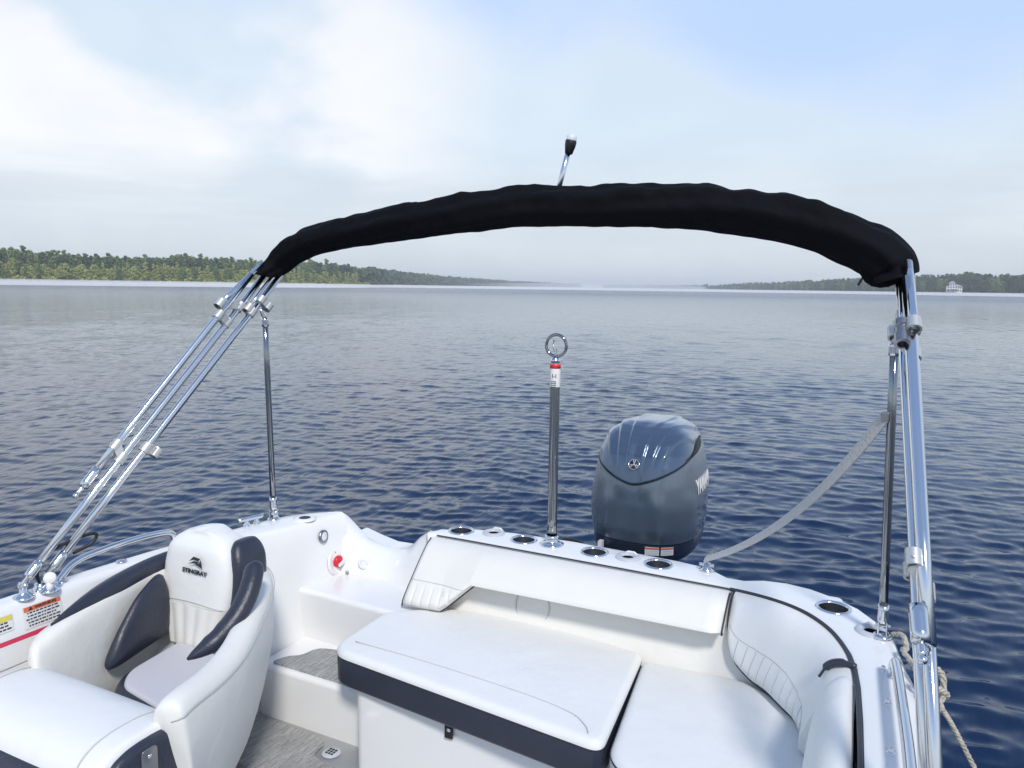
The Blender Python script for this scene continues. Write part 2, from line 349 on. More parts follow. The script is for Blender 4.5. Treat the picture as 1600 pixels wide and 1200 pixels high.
# starboard gunwale + inner wall
sy = [2.60, 2.56, 2.48, 2.40, 2.30, 2.19, 2.05, 1.95, 1.85, 1.6, 1.3, .6, -.4, -1.3]
so_ = [-2.155, -2.215, -2.285, -2.325, -2.352, -2.368, -2.395, -2.41, -2.42, -2.434, -2.44, -2.45, -2.45, -2.42]
si = [-2.105, -2.12, -2.135, -2.150, -2.180, -2.215, -2.27, -2.305, -2.33, -2.345, -2.352, -2.36, -2.36, -2.33]
bt = [-2.05, -2.055, -2.06, -2.065, -2.075, -2.09, -2.12, -2.15, -2.18, -2.23, -2.25, -2.26, -2.26, -2.23]
secs = []
for y, o_, i_, b_ in zip(sy, so_, si, bt):
    z = .860 + .012*smst(y, 2.3, 1.5)
    secs.append([(b_+.0, y, .17), (b_+(i_-b_)*.35-.01, y, .45), (i_+.012, y, .78), (i_+.002, y, z-.02), (i_-.006, y, z-.005), (i_-.016, y, z), (o_+.022, y, z), (o_+.006, y, z-.006), (o_, y, z-.025), (o_-.006, y, .74), (o_+.02, y, .68), (min(i_-.02, o_+.06), y, .60), (b_-.05, y, .17)])
obj('starboard_gunwale', MB().loft(secs), GEL, boat, angle=40)
# sloping shoulder from gunwale end to transom
sh = MB(); top = [(-2.155, 2.60, .858), (-2.135, 2.625, .838), (-2.075, 2.66, .762), (-2.035, 2.675, .728), (-1.95, 2.68, .712), (-1.864, 2.68, .712), (-1.80, 2.675, .742), (-1.735, 2.65, .80), (-1.665, 2.605, .846)]
secs = []
for i, (x, y, z) in enumerate(smooth_path(top, 40)):
    secs.append([(x+.02*(1-i/39), 2.535+.02*math.sin(i/39*3.14), .56), (x+.01, 2.565+.02*math.sin(i/39*3.14), z-.06), (x+.004, y-.045, z-.014), (x, y-.02, z-.002), (x, y+.0, z), (x, y+.03, z-.012), (x, y+.05, z-.06), (x, y+.05, .56)])
obj('transom_shoulder', sh.loft(secs), GEL, boat, angle=50)

# floors and steps
obj('cockpit_floor', MB().box((-2.28, -1.5, .12), (.02, 2.15, .195)), GEL, boat)
st = MB(); pad(st, densify(round_poly([(-2.12, 2.075), (-1.2, 2.075), (-1.2, 2.45), (-2.12, 2.45)], .03)), .15, .40, .018, bot=False, fan=True)
obj('boarding_step', st, GEL, boat, angle=50)
st = MB(); pad(st, densify(round_poly([(-2.16, 2.335), (-1.2, 2.31), (-1.2, 2.66), (-2.16, 2.66)], .03)), .35, .602, .02, bot=False, fan=True)
obj('upper_step', st, GEL, boat, angle=50)
def mat_sheet(poly, z, nm):
    m = MB(); q = densify(poly, .04); return obj(nm, pad(m, q, z, z+.007, .003, seg=2, bot=False), MAT_, boat, angle=40)
mat_sheet(round_poly([(-2.065, 2.098), (-1.62, 2.098), (-1.62, 2.305), (-1.90, 2.295), (-1.985, 2.27), (-2.0, 2.19), (-2.04, 2.165)], [.02, .01, .01, .03, .04, .04, .03]), .401, 'step_mat')
mat_sheet(round_poly([(-2.14, 1.98), (-2.135, 2.03), (-2.10, 2.055), (-1.80, 2.055), (-1.745, 2.03), (-1.745, 1.96), (-1.69, 1.94), (-1.60, 1.93), (-1.60, 1.72), (-1.5, 0.2), (-.3, 0.2), (-.3, -1.2), (-2.1, -1.2), (-2.1, 1.5)], [.03, .03, .04, .02, .03, .03, .02, .02, .02, .05, .05, .1, .1, .1]), .196, 'floor_mat')
dr = obj('floor_drain', MB().lathe([(.034, .001), (.030, .005), (0, .005)], (-1.695, 2.0, .196), n=24), GPL, boat)
sl_ = MB()
for a in (-.012, 0, .012):
    for b in (-.012, 0, .012): sl_.box((-1.695+a-.004, 2.0+b-.004, .2005), (-1.695+a+.004, 2.0+b+.004, .2025))
obj('drain_slots', sl_, BLK, dr, smooth=False)

# ---- stern bench
bb = MB(); pad(bb, densify(round_poly([(-1.565, 1.975), (-.62, 1.945), (-.30, 1.70), (-.30, 0.3), (-.02, .3), (-.02, 2.40), (-.2, 2.52), (-1.60, 2.53), (-1.66, 2.40), (-1.64, 2.2)], [.03, .02, .05, .02, .02, .05, .05, .01, .01, .02])), .19, .50, .012, bot=False)
obj('bench_base', bb, GEL, boat, angle=40)
c1 = densify(round_poly([(-1.665, 1.960), (-.640, 1.858), (-.700, 2.430), (-1.15, 2.50), (-1.50, 2.43), (-1.672, 2.30)], [.085, .045, .02, .02, .03, .05], 8), .025)
band = obj('bench_cushion', pad(MB(), c1, .490, .604, .026, seg=7), NAV, boat, angle=60)
band['label'] = 'navy blue cushion side band of the stern bench'
topc = obj('cushion_top', pad(MB(), inset(c1, -.0018), .590, .618, .024, seg=7, bot=False, crown=.005), VIN, band, angle=60)
ins = inset(c1, .004)
obj('piping', MB().tube([(p.x, p.y, .5915) for p in inset(c1, .0005)], .0032, 8, loop=True), WELT, band)
# seam across the cushion top
obj('stitching', MB().tube([(x, y, .6212) for x, y in smooth_path([(-1.605, 2.03), (-1.3, 2.022), (-.95, 1.995), (-.78, 1.965), (-.715, 1.925), (-.69, 1.89)], 50)], .0016, 6), SEAM, band)
tb = MB(); tb.box((-1.195, 1.951, .428), (-1.167, 1.957, .505)); 
t_ = obj('pull_tab', tb, BLK, boat, smooth=False); obj('snap', MB().lathe([(.007, 0), (.007, .003), (0, .004)], (-1.179, 1.951, .458), (0, -1, 0), 14), SS, t_)
# second cushion
c2 = densify(round_poly([(-.625, 1.865), (-.53, 1.79), (-.10, 1.62), (-.08, 2.22), (-.20, 2.36), (-.36, 2.45), (-.70, 2.42)], [.05, .05, .03, .08, .08, .06, .03], 8), .025)
cc = obj('corner_cushion', pad(MB(), c2, .495, .603, .035, seg=7, crown=.006), VIN, boat, angle=60)
obj('piping', MB().tube([(p.x, p.y, .578) for p in inset(c2, .002)], .003, 8, loop=True), WELT, cc)
c3 = densify(round_poly([(-.52, 1.77), (-.50, .9), (-.08, .9), (-.09, 1.60)], .05, 8), .03)
obj('side_cushion', pad(MB(), c3, .495, .60, .035, seg=7, crown=.006), VIN, boat, angle=60)

# ---- transom backrest (long) with ribbed flap at its left end
def bzl(x): return lin(x, [-1.62, -1.47, -1.352, -.42], [.618, .628, .738, .748])
def bsec(x, w=1.0):
    zb = bzl(x); zt = .847; k = (zt-zb)/.24
    yt = 2.520+.006; yb = 2.40-.0 + (0.045*(1-k)) - .04*k
    f = lambda t, o: (x, yt+(yb-yt)*t - o*w, zt+(zb-zt)*t)
    n_ = 12; pr = [(x, 2.553, .835), (x, 2.549, .846)]
    for i in range(n_+1):
        t = i/n_; o = .046*(1-abs(2*t-1)**3.2)**.5 if abs(2*t-1) < 1 else 0
        if -1.595 < x < -1.39: o -= .0045*math.exp(-((((x+1.59) % .034)-.017)/.0032)**2)*smst(zt+(zb-zt)*t, .715, .700)*(t < .93)
        pr.append(f(t, o))
    pr += [(x, yb+.02, zb-.002), (x, yb+.04, zb+.004), (x, 2.545, max(zb+.02, .70))]
    return pr
xs = list(np.linspace(-1.612, -1.40, 60))+list(np.linspace(-1.395, -1.345, 8))+list(np.linspace(-1.335, -.436, 30))
secs = []
for i, x in enumerate(xs):
    e = min(1, min(x-xs[0], xs[-1]-x)/.022+.15); secs.append(bsec(x, math.sqrt(min(1, e))))
# left edge leans with the moulding
secs = [[(p[0]-(.03*(1-(p[2]-.62)/.23))*max(0, (-1.45-p[0])/.16)+.0, p[1], p[2]) for p in q] for q in secs]
br = obj('transom_backrest', MB().loft(secs), CRM, boat, angle=60)
edge = [secs[0][k] for k in range(2, 16)]+[(q[15][0], q[15][1]-.004, q[15][2]-.002) for q in secs[1:]]+[secs[-1][k] for k in range(14, 1, -1)]
obj('piping', MB().tube(edge, .0034, 8), WELT, br)
# ribs of the flap
for i, x in enumerate(np.linspace(-1.575, -1.43, 6)):
    zb = max(bzl(x)+.02, .64); q = []
    for z in np.linspace(.70, zb, 8):
        s_ = bsec(x); a = min(s_[2:15], key=lambda p: abs(p[2]-z)); q.append((a[0]-.03*(1-(a[2]-.62)/.23)*max(0, (-1.45-a[0])/.16), a[1]-.0005, a[2]))
    obj('rib_seam', MB().tube(q, .0018, 6), SEAM, br)
q = []
for x in np.linspace(-1.60, -1.345, 16):
    s_ = bsec(x); z = .722+.012*(x+1.6); a = min(s_[2:15], key=lambda p: abs(p[2]-z)); b = s_[2:15]
    for p0, p1 in zip(b, b[1:]):
        if p0[2] >= z >= p1[2]:
            t = (p0[2]-z)/(p0[2]-p1[2]); q.append((x-.03*(1-(z-.62)/.23)*max(0, (-1.45-x)/.16), p0[1]+(p1[1]-p0[1])*t-.0004, z)); break
obj('stitching', MB().tube(q, .0014, 6), SEAM, br)
# recessed panel below it
secs = [[(x, 2.535, .78), (x, 2.505, .78), (x, 2.485, .74), (x, 2.475, .68), (x, 2.455, .62), (x, 2.43, .57), (x, 2.535, .57)] for x in np.linspace(-1.60, -.30, 20)]
rp = obj('recessed_panel', MB().loft(secs), CRM, boat, angle=50)
obj('round_seam', MB().tube([(-1.135+.068*math.cos(a), 2.4745+(.05*math.sin(a))*.28-.003, .678+.066*math.sin(a)) for a in np.linspace(0, 2*math.pi, 48, endpoint=False)], .0020, 6, loop=True), SEAM, rp)

# ---- curved corner backrest
ct = smooth_path([(-.424, 2.542, .850), (-.36, 2.530, .850), (-.27, 2.500, .850), (-.195, 2.445, .850), (-.13, 2.365, .850), (-.085, 2.27, .850), (-.058, 2.165, .848), (-.045, 2.07, .845)], 44)
cb = smooth_path([(-.428, 2.478, .742), (-.40, 2.445, .66), (-.345, 2.42, .618), (-.285, 2.375, .612), (-.225, 2.30, .610), (-.175, 2.235, .610), (-.145, 2.16, .610), (-.14, 2.08, .61)], 44)
secs = []; face = []
for i, (a, b) in enumerate(zip(ct, cb)):
    A, B = Vector(a), Vector(b); t_ = Vector(ct[min(i+1, 43)])-Vector(ct[max(i-1, 0)]); nrm = Vector((t_.y, -t_.x, 0)).normalized()*1.0
    nrm = -Vector((-t_.y, t_.x, 0)).normalized(); e = math.sqrt(min(1, i/3+.1)*1.0); row = []
    for k in range(13):
        s_ = k/12; o = .042*e*max(0, 1-abs(2*s_-1)**3.6)**.5; row.append(tuple(A.lerp(B, s_)+nrm*o))
    face.append(row); secs.append([tuple(A-nrm*.016+Vector((0, 0, -.01))), tuple(A-nrm*.01)]+row+[tuple(B-nrm*.03), tuple(A-nrm*.016-Vector((0, 0, .1)))])
cbk = obj('corner_backrest', MB().loft(secs), VIN, boat, angle=70)
obj('piping', MB().tube([face[0][k] for k in range(13)]+[(r[12][0], r[12][1], r[12][2]-.001) for r in face[1:]], .0034, 8), WELT, cbk)
seam = [face[i][int(round(lin(i, [0, 20, 43], [7, 8, 7])))] for i in range(2, 44)]
def fp(i, s_):
    k = min(11, int(s_*12)); u = s_*12-k; return Vector(face[i][k]).lerp(Vector(face[i][k+1]), u)
obj('stitching', MB().tube([fp(i, lin(i, [0, 12, 24, 34, 43], [.62, .56, .56, .66, .95])) for i in range(2, 44)], .0014, 6), SEAM, cbk)
for i in range(7, 40, 3):
    obj('rib_seam', MB().tube([fp(i, lin(t, [0, 1], [lin(i, [0, 12, 24, 34, 43], [.62, .56, .56, .66, .95])+.02, .97])) for t in np.linspace(0, 1, 6)], .0016, 6), SEAM, cbk)
# ---- port side bolster pad
secs = []
for y in [2.150, 2.143, 2.125, 2.10, 2.05, 1.98, 1.9, 1.75, 1.6, 1.3, .9, .5]:
    e = math.sqrt(max(0, min(1, (2.152-y)/.045))); xr = -.026+ .012*smst(y, 2.0, 1.6); w = .082*(.55+.45*e); zt = .845-.03*(1-e)
    secs.append([(xr, y, zt-.03), (xr-.004, y, zt-.008), (xr-.018, y, zt+.004*e), (xr-w*.5, y, zt+.004*e), (xr-w*.85, y, zt-.018), (xr-w-.005, y, zt-.05), (xr-w-.018, y, .75), (xr-w-.030, y, .68), (xr-w-.035, y, .60), (xr-.02, y, .57)])
sp = obj('side_backrest', MB().loft(secs), VIN, boat, angle=60, sub=1)
obj('joint_flap', MB().tube(smooth_path([(-.125, 2.165, .800), (-.105, 2.17, .835), (-.075, 2.165, .853), (-.035, 2.15, .858)], 16), [.004]*4+[.011]*8+[.008]*4, 8), NAV, boat)

# ---- fittings on starboard quarter
crt = obj('courtesy_light', MB().lathe([(.028, .0), (.028, .008), (.020, .011), (.016, .006)], (-2.125, 2.475, .785), (1, .05, .12), 32), SSD, boat)
obj('lens', MB().lathe([(.019, .009), (.012, .011), (0, .012)], (-2.125, 2.475, .785), (1, .05, .12), 24), LENS, crt)
sw = obj('battery_switch', MB().lathe([(.060, .0), (.060, .004), (.052, .007), (.040, .004), (.034, .003), (0, .003)], (-2.112, 2.545, .655), (1, .05, .1), 36), WPL, boat)
kb = obj('switch_knob', MB().lathe([(.026, .002), (.026, .017), (.022, .021), (0, .022)], (-2.112, 2.545, .655), (1, .05, .1), 28), RED, sw)
gx = MB(); gx.add([(-2.088, 2.53, .650), (-2.088, 2.59, .672), (-2.088, 2.60, .655), (-2.088, 2.53, .640), (-2.078, 2.53, .650), (-2.078, 2.585, .670), (-2.078, 2.595, .657), (-2.078, 2.53, .640)], [(0, 1, 2, 3), (4, 7, 6, 5), (0, 4, 5, 1), (1, 5, 6, 2), (2, 6, 7, 3), (3, 7, 4, 0)])
obj('key_handle', gx, WPL, kb, smooth=False)
for a in range(5):
    obj('switch_mark', MB().lathe([(.0035, .004), (0, .0045)], (-2.111, 2.545+.045*math.cos(.6+a*1.2), .655+.045*math.sin(.6+a*1.2)), (1, .05, .1), 8), RED, sw)
vt = obj('round_vent', MB().lathe([(.026, .0), (.026, .005), (.020, .007), (0, .007)], (-1.99, 2.582, .655), (.35, -1, .12), 32), WPL, boat)
dt = MB()
for a in range(8): dt.lathe([(.0028, .0072), (0, .0078)], Vector((-1.99, 2.582, .655))+Vector((.014*math.cos(a*.785), .005*math.cos(a*.785), .014*math.sin(a*.785))), (.35, -1, .12), 8)
obj('vent_holes', dt, GPL, vt)
obj('deck_fitting', MB().lathe([(.007, 0), (.007, .010), (.004, .013), (0, .013)], (-2.055, 2.548, .615), (.5, -1, .3), 14), SSD, boat)
# fuel filler on the quarter
ff = obj('fuel_filler', MB().lathe([(.048, 0), (.048, .004), (.030, .010), (.024, .007)], (-2.19, 2.44, .860), n=32), WPL, boat)
obj('filler_cap', MB().lathe([(.024, .008), (.018, .010), (0, .010)], (-2.19, 2.44, .860), n=24), BLK, ff)
# starboard hand rail
obj('hand_rail', MB().tube(smooth_path([(-2.398, 1.50, .872), (-2.398, 1.515, .888), (-2.400, 1.56, .918), (-2.402, 1.64, .928), (-2.402, 1.78, .930), (-2.398, 1.90, .922), (-2.396, 1.945, .905), (-2.396, 1.955, .87)], 50), .011, 14), SS, boat)
for y in (1.505, 1.72, 1.955): obj('rail_screw', MB().lathe([(.018, 0), (.018, .004), (0, .006)], (-2.385, y, .872), n=16), SS, boat)
# cleat by the starboard strut
cl_ = MB().lathe([(.016, 0), (.010, .012), (.008, .024)], (-2.340, 2.262, .86), n=14).lathe([(.016, 0), (.010, .012), (.008, .024)], (-2.326, 2.302, .86), n=14).tube([(-2.350, 2.225, .888), (-2.345, 2.24, .886), (-2.322, 2.315, .886), (-2.316, 2.335, .888)], .009, 10)
obj('cleat', cl_, SS, boat)
# white cap of the anchor light plug on the starboard gunwale
wc = MB().lathe([(0, -.004), (.016, -.004), (.0195, 0), (.016, .004), (0, .004)], (-2.345, 1.44, .915), (.75, -.62, .2), 28)
k_ = obj('socket_cap', wc, WPL, boat); obj('cap_strap', MB().box((-2.352, 1.43, .87), (-2.340, 1.45, .90)), WPL, k_)
obj('socket_base', MB().lathe([(.026, 0), (.024, .008), (.018, .014), (.018, .022), (0, .024)], (-2.385, 1.435, .872), n=24), SS, boat)
obj('light_cable', MB().tube(smooth_path([(-2.385, 1.432, .89), (-2.384, 1.425, .93), (-2.375, 1.45, .985), (-2.350, 1.54, 1.015), (-2.340, 1.60, 1.015), (-2.345, 1.585, .985), (-2.36, 1.53, .965)], 40), .0055, 8), BLK, boat)

# warning labels on the starboard inner wall (true flat prints, unreadably small body text)
def wall_x(y, z): 
    i_ = lin(y, sy[::-1], si[::-1]); b_ = lin(y, sy[::-1], bt[::-1]); return lin(z, [.17, .45, .78, .852], [b_, b_+(i_-b_)*.35-.01, i_+.012, i_+.002])+.0025
def quad(mb, y0, y1, z0, z1, off=0.0, sk=0.0):
    return mb.add([(wall_x(y0, z0)+off, y0, z0), (wall_x(y1, z0)+off, y1, z0+sk), (wall_x(y1, z1)+off, y1, z1+sk), (wall_x(y0, z1)+off, y0, z1)], [(0, 1, 2, 3)])
def sign(y0, y1, z0, z1, head, band, rows, lab=None):
    p = obj('warning_label', quad(MB(), y0, y1, z0, z1), LAB, boat, smooth=False, solid=.001); p['label'] = lab
    hb = z1-(z1-z0)*head
    obj('header_band', quad(MB(), y0+.002, y1-.002, hb, z1-.002, .0012), band, p, smooth=False)
    x = wall_x((y0+y1)/2, (hb+z1)/2); d = Vector((wall_x(y1, z1)-wall_x(y0, z1), y1-y0, 0)).normalized()
    text('header_text', '\u25B2 WARNING' if band is not YEL else 'CAUTION', (x+.003, (y0+y1)/2, (hb+z1)/2), d, (0, 0, 1), (z1-hb)*.62, INK, p)
    ln = MB(); random.seed(int(y0*1000))
    for r_ in range(rows):
        z = hb-(hb-z0)*(r_+.75)/(rows+.4); y = y0+.006+random.random()*.01
        while y < y1-.018:
            w = .004+random.random()*.009; quad(ln, y, min(y+w, y1-.006), z, z+(hb-z0)/rows*.42, .0012); y += w+.0028
    obj('label_print', ln, INK, p, smooth=False)
sign(1.350, 1.468, .780, .849, .24, ORG, 5, 'white warning label with an orange header')
sign(1.15, 1.318, .795, .845, .34, YEL, 3, 'white label with a yellow header')
sign(1.00, 1.420, .690, .772, .20, PNK, 4, 'wide white label with a red header')

# ================================================================ CAPTAIN CHAIR
ch = empty('captain_chair', (-1.95, 1.6, .2), 'white and navy bucket helm chair with stitched logo backrest by the starboard side', 'chair')
sp_path = smooth_path([(-2.195, 1.285), (-2.215, 1.43), (-2.262, 1.63), (-2.285, 1.83), (-2.22, 1.955), (-2.08, 1.975), (-1.965, 1.90), (-1.885, 1.80), (-1.815, 1.69), (-1.745, 1.56), (-1.690, 1.42), (-1.655, 1.30), (-1.645, 1.245)], 72)
tz = [lin(i*12/71, [0, .5, 1, 2, 3.5, 5, 6.5, 7.2, 8.0, 8.7, 9.4, 10.3, 11.2, 12], [.775, .800, .815, .838, .855, .85, .84, .83, .82, .795, .780, .785, .795, .770]) for i in range(72)]
tz = list(np.convolve(np.pad(tz, 3, 'edge'), np.ones(7)/7, 'valid'))
secs = []; rim = []; inner = []
for i, (x, y) in enumerate(sp_path):
    a = Vector(sp_path[max(i-1, 0)]); b = Vector(sp_path[min(i+1, 71)]); t_ = (b-a).normalized(); nn = Vector((-t_.y, t_.x)); nn = nn if True else -nn   # outwards
    e = math.sqrt(min(1, min(i, 71-i)/3+.12)); zt = tz[i]-.018*(1-e); sh_ = smst(i, 60, 71)*.07
    p = lambda o, z: (x+nn.x*o, y+nn.y*o, z)
    row = [p(.045 - .045*e*0-.02, .40), p(-.018, .48), p(-.012, .58), p(-.003, .70 if zt > .74 else zt-.045), p(0, zt-.030), p(.008, zt-.010), p(.024*e+.004, zt), p(.055*e, zt-.002), p(.076*e, zt-.018), p(.085*e, zt-.05), p(.082*e, .66 if zt > .74 else zt-.09), p(.060*e, .52), p(.025*e, .38), p(-.01, .27), p(-.05, .27), p(-.05, .40)]
    row = [(q[0]+.25*lin(q[2], [.5, .7], [1, 0])*sh_, q[1]+lin(q[2], [.45, .70], [1, 0])*sh_, q[2]) for q in row]; secs.append(row); rim.append(row[9]); inner.append(row)
shell = obj('seat_shell', MB().loft(secs), CRM, ch, angle=80, sub=1)
obj('rim_seam', MB().tube(smooth_path([(r[9][0], r[9][1], r[9][2]+.012) for r in inner[1:71]], 120), .0016, 6), SEAM, ch)
# navy trim on top of the left wall
nv = []
for i in range(4, 33):
    r = inner[i]; k = math.sin(min(1, (i-4)/9)*math.pi/2); o = [Vector(r[5]), Vector(r[6]), Vector(r[7]), Vector(r[8])]
    c = (o[1]+o[2])/2; h_ = .008+.020*k; nrm = (Vector(r[7])-Vector(r[6])).normalized()
    nv.append([c-nrm*.036*k+Vector((0, 0, -.03*k)), c-nrm*.038*k+Vector((0, 0, .006)), c-nrm*.026*k+Vector((0, 0, h_*.8)), c+Vector((0, 0, h_)), c+nrm*.024*k+Vector((0, 0, h_*.7)), c+nrm*.03*k+Vector((0, 0, -.004))])
obj('side_trim', MB().loft([[tuple(q) for q in s_] for s_ in nv]), NAV, ch, angle=80)
# curved navy lining of the right wall
lp = smooth_path([(-1.845, 1.53, .722), (-1.815, 1.60, .752), (-1.795, 1.665, .800), (-1.792, 1.715, .850), (-1.803, 1.755, .895), (-1.822, 1.785, .925), (-1.838, 1.80, .937)], 28)
lr = [.004, .012, .018, .023]+[.028]*3+[.031]*12+[.030]*4+[.028, .025, .020, .012, .004]
lrr = lr[:28]
obj('arm_lining', MB().tube(lp, lrr, 16, flat=1.15), NAV, ch, angle=80)
# seat pan
sc = densify(round_poly([(-2.165, 1.53), (-2.085, 1.445), (-1.80, 1.40), (-1.80, 1.78), (-2.20, 1.80)], [.06, .09, .04, .06, .06], 8), .02)
ring = obj('seat_cushion', pad(MB(), sc, .49, .600, .035, seg=6), NAV, ch, angle=60); ring['label'] = 'navy cushion rim with a pale grey seat panel'
obj('seat_panel', pad(MB(), inset(sc, .030), .585, .610, .012, seg=4, bot=False, crown=.003), LIL, ring, angle=60)
obj('seat_base', pad(MB(), densify(round_poly([(-2.13, 1.36), (-1.72, 1.36), (-1.90, 1.80), (-2.16, 1.80)], .08)), .30, .50, .02), CRM, ch, angle=60)
obj('pedestal', MB().lathe([(.20, .195), (.20, .205), (.07, .215), (.06, .22), (.06, .31)], (-1.95, 1.6, 0), n=32), SSD, ch)
# front bolster (flip-up)
def rrect(cy, cz, hy_, hz_, n=28, p=2.6, tilt=0):
    q = []
    for k in range(n):
        a = 2*math.pi*k/n; c, s = math.cos(a), math.sin(a); d = (abs(c)**p+abs(s)**p)**(-1/p); q.append((cy+hy_*c*d, cz+hz_*s*d))
    return q
secs = []
for x, e in [(-2.27, .30), (-2.264, .62), (-2.25, .84), (-2.22, .97), (-2.18, 1.0), (-2.0, 1.02), (-1.8, 1.0), (-1.70, .99), (-1.655, .97), (-1.632, .93), (-1.620, .87)]:
    k = 1-(1-e)*.5
    secs.append([(x, a, b) for a, b in rrect(1.210, .624, .150*k, .104*k)])
bo = obj('thigh_bolster', MB().loft(secs), VIN, ch, angle=80, sub=1)
secs = []
for x, k in [(-1.628, .86), (-1.612, .85), (-1.604, .80), (-1.602, .66)]: secs.append([(x, a, b) for a, b in rrect(1.216, .620, .152*k, .104*k)])
bp = obj('end_panel', MB().loft(secs), NAV, bo, angle=60)
hp = obj('hinge_plate', pad(MB(), [(0, 0)]*0+[Vector(v) for v in round_poly([(1.180, .60), (1.226, .60), (1.226, .694), (1.180, .694)], .015)], 0, .004, .001, seg=2), SSD, bo)
hp.data.transform(Matrix(((0, 0, 1, -1.603), (1, 0, 0, 0), (0, 1, 0, 0), (0, 0, 0, 1))))
for z in (.672, .625): obj('screw', MB().lathe([(.006, 0), (.005, .002), (0, .003)], (-1.5985, 1.203, z), (1, 0, 0), 12), SS, hp)
obj('bolster_seam', MB().tube([(-1.695, a, b) for a, b in rrect(1.210, .624, .150*.990, .104*.990, 60)], .0022, 6, loop=True), SEAM, bo)
obj('bolster_seam', MB().tube([(-2.215, a, b) for a, b in rrect(1.210, .624, .150*.990, .104*.990, 60)], .0022, 6, loop=True), SEAM, bo)
secs = [[(x, a, b) for a, b in rrect(1.155, .598, .120, .074)] for x in (-2.20, -2.19, -1.75, -1.74)]
obj('bolster_underside', MB().loft(secs), NAV, bo, angle=60)
# backrest of the chair
def bw(z):      # half width over height
    return lin(z, [.60, .66, .74, .80, .86, .92, .955, .975, .985], [.108, .128, .155, .163, .160, .146, .122, .09, .045])
def bxc(z): return -2.132
def byf(z): return 1.775+.045*(z-.6)/.4
def brow(z, ribs=False):
    w = bw(z); q = []; D = .165*min(1, max(.35, (.993-z)/.06)**.5 if z > .93 else 1)
    y0 = byf(z) + (.165-D)*.45; c = bxc(z)
    for k in range(29):
        u = -1+2*k/28; e = (1-abs(u)**5)**.5 if abs(u) < 1 else 0
        rb = .0060*abs(math.sin((u+1)*math.pi*2.5)) if (ribs and abs(u) < .99) else 0
        q.append((c+u*w, y0-.032*e-rb+.03, z))
    for k in range(9):
        u = 1-2*k/8; q.append((c+u*w*.96, y0+D-.02+.02*(1-u*u), z))
    return q
bk = obj('chair_backrest', MB().loft([brow(z) for z in [.738, .75, .78, .82, .86, .90, .925, .94, .953, .964, .972, .979, .983, .985]]), VIN, ch, angle=70)
lowb = obj('ribbed_panel', MB().loft([brow(z, True) for z in [.595, .62, .65, .68, .70, .72, .732, .736]]), CRM, bk, angle=50)
obj('stitching', MB().tube([(p[0], p[1]-.001, p[2]+.012*(1-((p[0]+2.125)/.15)**2)) for p in brow(.738)[1:28]], .0016, 6), SEAM, bk)
# navy side wing of the backrest
secs = []
for z in [.60, .62, .66, .72, .78, .84, .88, .91, .94, .955, .962]:
    x0 = bxc(z)+bw(min(z, .93))*.97; e = math.sqrt(max(.02, min(1, (.966-z)/.04)))*math.sqrt(min(1, (z-.585)/.03)); y0 = byf(z)+.028; t = .042*e+.002
    yb = y0+(.06+.085*smst(z, .62, .75))
    m_ = (y0+yb)/2; hd = (yb-y0)/2*(.35+.65*e)
    secs.append([(x0-.02, m_-hd, z), (x0+t*.5, m_-hd*1.0, z), (x0+t*.9, m_-hd*.8, z), (x0+t, m_-hd*.3, z), (x0+t, m_+hd*.3, z), (x0+t*.9, m_+hd*.8, z), (x0+t*.5, m_+hd, z), (x0-.02, m_+hd, z)])
obj('side_wing', MB().loft(secs), NAV, bk, angle=70, sub=1)
# navy side wedge left of backrest (lining the left wall)
wd = []
for t in np.linspace(0, 1, 12):
    y = 1.515+.275*t; ht = lin(t, [0, .15, .5, .85, 1], [.02, .10, .20, .25, .24]); xw = lin(t, [0, 1], [-2.212, -2.262])+.0; e = math.sqrt(min(1, min(t, 1)*6+.1))
    z0 = .60; wd.append([(xw-.01, y, z0), (xw-.01, y, z0+ht), (xw+.016*e, y, z0+ht*.97), (xw+.034*e, y, z0+ht*.8), (xw+.040*e, y, z0+ht*.4), (xw+.036*e, y, z0+.0)])
obj('side_wedge', MB().loft(wd), NAV, ch, angle=70, sub=1)
# logo: STINGRAY with its swallow-tail emblem
yl = byf(.858)-.0105
text('logo_text', 'STINGRAY', (-2.112, yl+.0015, .858), (1, 0, 0), (0, 0, 1), .0155, INK, bk, sx=1.16, shear=.15, bold=.0009)
em = MB()
def poly2(mb, pts, y): 
    pts = [(x+.008, z-.010) for x, z in pts]
    n_ = len(pts); mb.add([(x, y, z) for x, z in pts]+[(x, y+.0012, z) for x, z in pts], [tuple(range(n_)), tuple(range(2*n_-1, n_-1, -1))]+[(i, i+n_, (i+1) % n_+n_, (i+1) % n_) for i in range(n_)])
poly2(em, [(-2.140, .905), (-2.118, .924), (-2.085, .921), (-2.097, .911), (-2.112, .914)], yl-.0008)
poly2(em, [(-2.150, .893), (-2.120, .907), (-2.097, .908), (-2.100, .900), (-2.125, .900)], yl-.0008)
poly2(em, [(-2.112, .898), (-2.090, .904), (-2.084, .917), (-2.080, .888), (-2.095, .893)], yl-.0008)
obj('logo_emblem', em, INK, bk, smooth=False)

